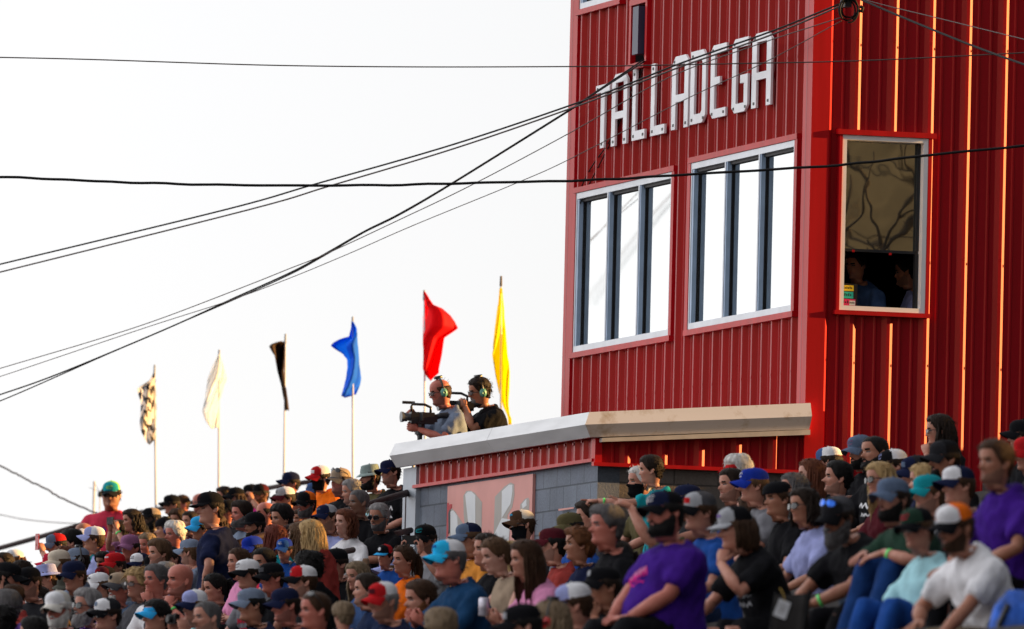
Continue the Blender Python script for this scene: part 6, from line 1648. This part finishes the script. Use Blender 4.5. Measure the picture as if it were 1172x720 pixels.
rail([(120,594),(200,579),(280,563.5),(322,556),(372,549)], 150, 134, .028, 'dark back rail along the top row of the stand', (0.1, 1.5, 3.9))
rail([(272,622),(352,598),(440,572),(470,563)], 97, 105, .032, 'rusty brown stair handrail slanting across the middle crowd', (0.1, 2.9))
rail([(372,636),(404,629.5)], 96, 98, .026, 'short brown rail below the arms of the man in black')
rail([(440,614),(470,607)], 102, 104, .028, 'short brown rail beside the foot of the grey post', (0.9,))
pw = MB(); c = at(418.5, 648, 90); pw.tube([(0, 0, -.7), (0, 0, .045), (0, 0, .062)], [.028, .028, .020], 12); o = pw.build('wooden_post', mat('weathered_wood', (.14, .075, .04), .8, var=.4, scale=20, stretch=(1, 1, .2)), smooth=True); o.location = c
tag(o, 'short round wooden post with a pale rounded top in the crowd', 'post')
pw = MB(); pw.tube([(0, 0, 0), (0, 0, -.5)], .018, 8); o = pw.build('pole', m_pole); o.location = at(108, 551, 150); tag(o, 'faint pale pole left of the red shirted man', 'pole')
an = empty('antenna', at(114.5, 566, 148)); tag(an, 'small dark antenna head with thin whiskers beside the green cap', 'antenna')
mb = MB(); mb.tube([(0, 0, -.035), (0, 0, -.02), (0, 0, .02), (0, 0, .045)], [.012, .034, .030, .010], 10); mb.build('head', m_gasket, an, smooth=True)
for a in (-1.1, -.5, .4, .9, 1.3):
    mb = MB(); mb.tube([(0, 0, .03), (.16 * math.sin(a), 0, .03 + .13 * math.cos(a))], .003, 5); mb.build('whisker', m_cableb, an)
mb = MB(); mb.tube([(0, 0, -.03), (0, 0, -.6)], .008, 6); mb.build('stem', m_pole, an)

# ------------------------------------------------------------------ seats and bag in the near rows
def stadium_seat(px, py, D, label, col, tagged=False, yaw=0):
    o = empty('stadium_seat', at(px, py, D), ANG + math.pi + R_(yaw)); tag(o, label, 'folding seat')
    m_f = fab(col)
    b = MB(); pts = []
    for i in range(7):
        for j in range(7):
            y = -.23 + .46 * i / 6; z = -.25 + .5 * j / 6; pts.append((-.02 - .05 * math.cos((i / 6 - .5) * 2.6) - .05 * (j / 6), y, z))
    V = pts + [(x - .035, y, z) for x, y, z in pts]; q = lambda i, j: i * 7 + j
    Fq = [(q(i, j), q(i + 1, j), q(i + 1, j + 1), q(i, j + 1)) for i in range(6) for j in range(6)]; Fb = [tuple(k + 49 for k in f_)[::-1] for f_ in Fq]
    rim = [q(i, 0) for i in range(7)] + [q(6, j) for j in range(1, 7)] + [q(i, 6) for i in range(5, -1, -1)] + [q(0, j) for j in range(5, 0, -1)]
    Fs = [(rim[k], rim[(k + 1) % 24], rim[(k + 1) % 24] + 49, rim[k] + 49) for k in range(24)]
    b.add(V, Fq + Fb + Fs); b.build('backrest', m_f, o, smooth=True)
    b = MB(); b.box((-.02, -.22, -.31), (.40, .22, -.255)); b.build('seat', m_f, o)
    b = MB()
    for s_ in (-1, 1): b.tube([(.36, s_ * .245, -.28), (-.02, s_ * .245, -.28), (-.10, s_ * .245, .27)], .012, 8)
    b.build('frame', mat('seat_frame', (.006, .006, .007), .8, spec=.1), o, smooth=True)
    if tagged:
        b = MB(); b.add([(.30, -.32, -.06), (.35, -.31, -.20), (.22, -.30, -.25), (.17, -.31, -.11)], [(0, 1, 2, 3)])
    return o
seat_r = stadium_seat(1147, 600, 63.75, 'red padded folding seat behind the man in purple', 'red', yaw=12); seat_r.location = Vector(W(p_pur['v'] + .20, p_pur['u'], 0)) + Vector((0, 0, p_pur['o'].location.z + .30)); seat_r.scale = (1, 1.25, 1)
st_b = stadium_seat(890, 726, 62.8, 'black folding seat behind the curly haired man', 'h_black', yaw=10)
tg_ = empty('paper_tag', at(896, 697, 61.6), 0); tag(tg_, 'white paper tag hanging from the black folding seat', 'tag')
b = MB(); h_ = 61.6 / FPX
b.add([(-4 * h_, 0, 12 * h_), (9 * h_, 0, 7 * h_), (3 * h_, .02, -12 * h_), (-11 * h_, .02, -7 * h_)] + [(-4 * h_, .004, 12 * h_), (9 * h_, .004, 7 * h_), (3 * h_, .024, -12 * h_), (-11 * h_, .024, -7 * h_)], [(0, 3, 2, 1), (4, 5, 6, 7), (0, 1, 5, 4), (1, 2, 6, 5), (2, 3, 7, 6), (3, 0, 4, 7)])
b.build('card', mat('paper', (.62, .64, .68), .7, var=.1, scale=30), tg_)
b = MB()
for k in range(4):
    t0 = .25 + .15 * k; A_ = np.array([-4, 0, 12]) * (1 - t0) + np.array([-11, 0, -7]) * t0; B_ = np.array([9, 0, 7]) * (1 - t0) + np.array([3, 0, -12]) * t0
    b.tube([(A_ * .8 + B_ * .2) * h_ + (0, -.004 + .02 * t0, 0), (A_ * .25 + B_ * .75) * h_ + (0, -.004 + .02 * t0, 0)], .0016, 4)
b.build('print_lines', m_cableb, tg_)
b = MB(); b.tube([(2 * h_, 0, 9.5 * h_), (0, 0, 18 * h_), (-4 * h_, .02, 24 * h_)], .003, 5); b.build('string', mat('yellow_string', (.35, .22, .03), .7), tg_)
bg_ = empty('backpack', at(1172, 716, 60.0), ANG + math.pi); bg_.scale = (.85,) * 3; tag(bg_, 'bright blue patterned backpack at the lower right corner', 'backpack')
b = MB()
b.tube([(0, 0, -.30), (0, 0, -.27), (0, 0, -.05), (.0, 0, .10), (-.02, 0, .17), (-.03, 0, .19)], np.array([[.10, .15], [.15, .21], [.155, .22], [.13, .19], [.08, .13], [.02, .04]]), 24)
me = remesh(b, .02, 4); wrinkle(me, .012, 3); me.materials.clear(); me.materials.append(mat('blue_bag_fabric', (.015, .10, .50), .7, var=.5, scale=9, bump=.3, bscale=60)); me.polygons.foreach_set('use_smooth', [True] * len(me.polygons)); me.name = 'bag_body'
link('bag_body', me, bg_)
b = MB(); b.tube([(.14, -.10, .12), (.20, -.10, 0), (.16, -.10, -.24)], .018, 8); b.build('strap', m_frame, bg_, smooth=True)
b = MB(); b.tube([(.14, .10, .12), (.20, .10, 0), (.16, .10, -.24)], .018, 8); b.build('strap', m_frame, bg_, smooth=True)
b = MB(); b.tube([(-.02, -.05, .18), (-.02, 0, .24), (-.02, .05, .18)], .012, 8); b.build('handle', m_frame, bg_, smooth=True)

# ------------------------------------------------------------------ trees right of the stand (in the window's reflection, shading the near rows) and one far left
m_bark = mat('bark', (.035, .024, .018), .9, var=.3, scale=6, bump=.5, bscale=14)
def tree(loc, h, r, nleaf, leafm, label, cat_name, seed, bare=False, trunk_r=.22):
    rs = np.random.RandomState(seed); root = empty(cat_name, loc); tag(root, label, 'tree', 'trees round the stand')
    mb = MB(); tips = []
    def limb(p, d, ln, rad, depth):
        pts = [p]; q = p
        for k in range(4):
            d = d + rs.normal(size=3) * .13 + np.array([0, 0, .04]); d /= np.linalg.norm(d); q = q + d * ln / 4; pts.append(q)
        mb.tube(pts, np.linspace(rad, rad * .55, 5), 6 if depth > 1 else 8)
        if depth >= (5 if bare else 3): tips.append(q); return
        for k in range(rs.randint(2, 4) + (1 if depth < 2 else 0)):
            a = rs.uniform(0, 6.283); sp = rs.uniform(.45, .95); x = np.cross(d, [.3, .2, 1]); x /= np.linalg.norm(x); y = np.cross(d, x)
            limb(pts[-1] if k else pts[3], d * math.cos(sp) + (x * math.cos(a) + y * math.sin(a)) * math.sin(sp), ln * rs.uniform(.58, .8), rad * .52, depth + 1)
    limb(np.zeros(3), np.array([0, 0, 1.0]), h * .34, trunk_r, 0)
    mb.build('trunk', m_bark, root, smooth=True)
    if nleaf:
        lo = .28 * h; cz = (h + lo) / 2; hz_ = (h - lo) / 2
        cl = []
        while len(cl) < 46:
            c_ = rs.uniform(-1, 1, 3)
            if np.linalg.norm(c_) < 1: cl.append(c_ * np.array([r, r, hz_]) * .85 + np.array([0, 0, cz]))
        cl = np.array(cl); ci = rs.randint(0, len(cl), nleaf); P_ = cl[ci] + rs.normal(size=(nleaf, 3)) * np.array([.30, .30, .24]) * r * .75
        n1 = rs.normal(size=(nleaf, 3)); n1 /= np.linalg.norm(n1, axis=1)[:, None]; n2 = np.cross(n1, rs.normal(size=(nleaf, 3))); n2 /= np.linalg.norm(n2, axis=1)[:, None]
        sz = rs.uniform(.03, .07, (nleaf, 1)) if r < 2 else rs.uniform(.09, .22, (nleaf, 1))
        V = np.stack([P_ - n1 * sz, P_ + n2 * sz * .5, P_ + n1 * sz, P_ - n2 * sz * .5], 1).reshape(-1, 3)
        m2 = MB(); m2.add(V, [(4 * k, 4 * k + 1, 4 * k + 2, 4 * k + 3) for k in range(nleaf)], list(rs.randint(0, 2, nleaf)))
        m2.build('crown', leafm, root, fix=False)
    return root
m_lf1 = [mat('leaf_olive', (.07, .075, .025), .7), mat('leaf_brown', (.10, .07, .03), .7)]
m_lf2 = [mat('leaf_gold', (.16, .11, .04), .7), mat('leaf_dark', (.05, .06, .025), .7)]
p = at(-34, 612, 172); tree((p[0], p[1], p[2] - 9.0), 9.0, .85, 12000, m_lf1, 'blurred olive tree top at the far left edge', 'leafy_tree', 3)
for i, (v, u, h, r) in enumerate([(50, 80, 15, 4.2), (52, 71, 16, 4.5), (49, 62, 15, 4.2), (54, 53, 17, 4.6), (51, 86.5, 12.5, 3.2)]):
    tree(W(v + 8, u, 0), h, r, 9000, m_lf2, 'leafy golden brown tree standing right of the grandstand', 'leafy_tree', 20 + i)
dr = ray(1006, 225); dr = dr / np.linalg.norm(dr); tw = UC / (dr[:2] @ UD); hit = CAM + dr * tw
nU = np.array([UD[0], UD[1], 0]); rr_ = dr - 2 * (dr @ nU) * nU; side = np.cross(rr_, [0, 0, 1])
for i, (t_, off_, h) in enumerate([(17, .5, 14.5), (23, -.5, 16), (31, .8, 17), (40, -1.0, 18)]):
    q = hit + rr_ * t_ + side * off_
    tree((q[0], q[1], 0), h, 4, 0, None, 'bare dark tree reflected in the tall white window', 'bare_tree', 40 + i, True, .42)
# wooded bank behind the trees
hb = MB(); n = 26; V = []
for i in range(n):
    for j in range(n):
        v = 38 + 110 * i / (n - 1); u = -90 + 105 * j / (n - 1)
        e = min(1, i / 5, (n - 1 - i) / 5) * min(1, (n - 1 - j) / 6)
        V.append(W(v, u, -1 + 27 * e + 2.5 * noise.noise(Vector((v * .05, u * .05, 0))) * e))
hb.add(V, [(i * n + j, (i + 1) * n + j, (i + 1) * n + j + 1, i * n + j + 1) for i in range(n - 1) for j in range(n - 1)])
tag(hb.build('hill', mat('hill_dry_grass', (.20, .13, .06), .95, var=.55, scale=.5, bump=.5, bscale=3), smooth=True), kind='structure')
st_b.scale = (.9, .8, .9)
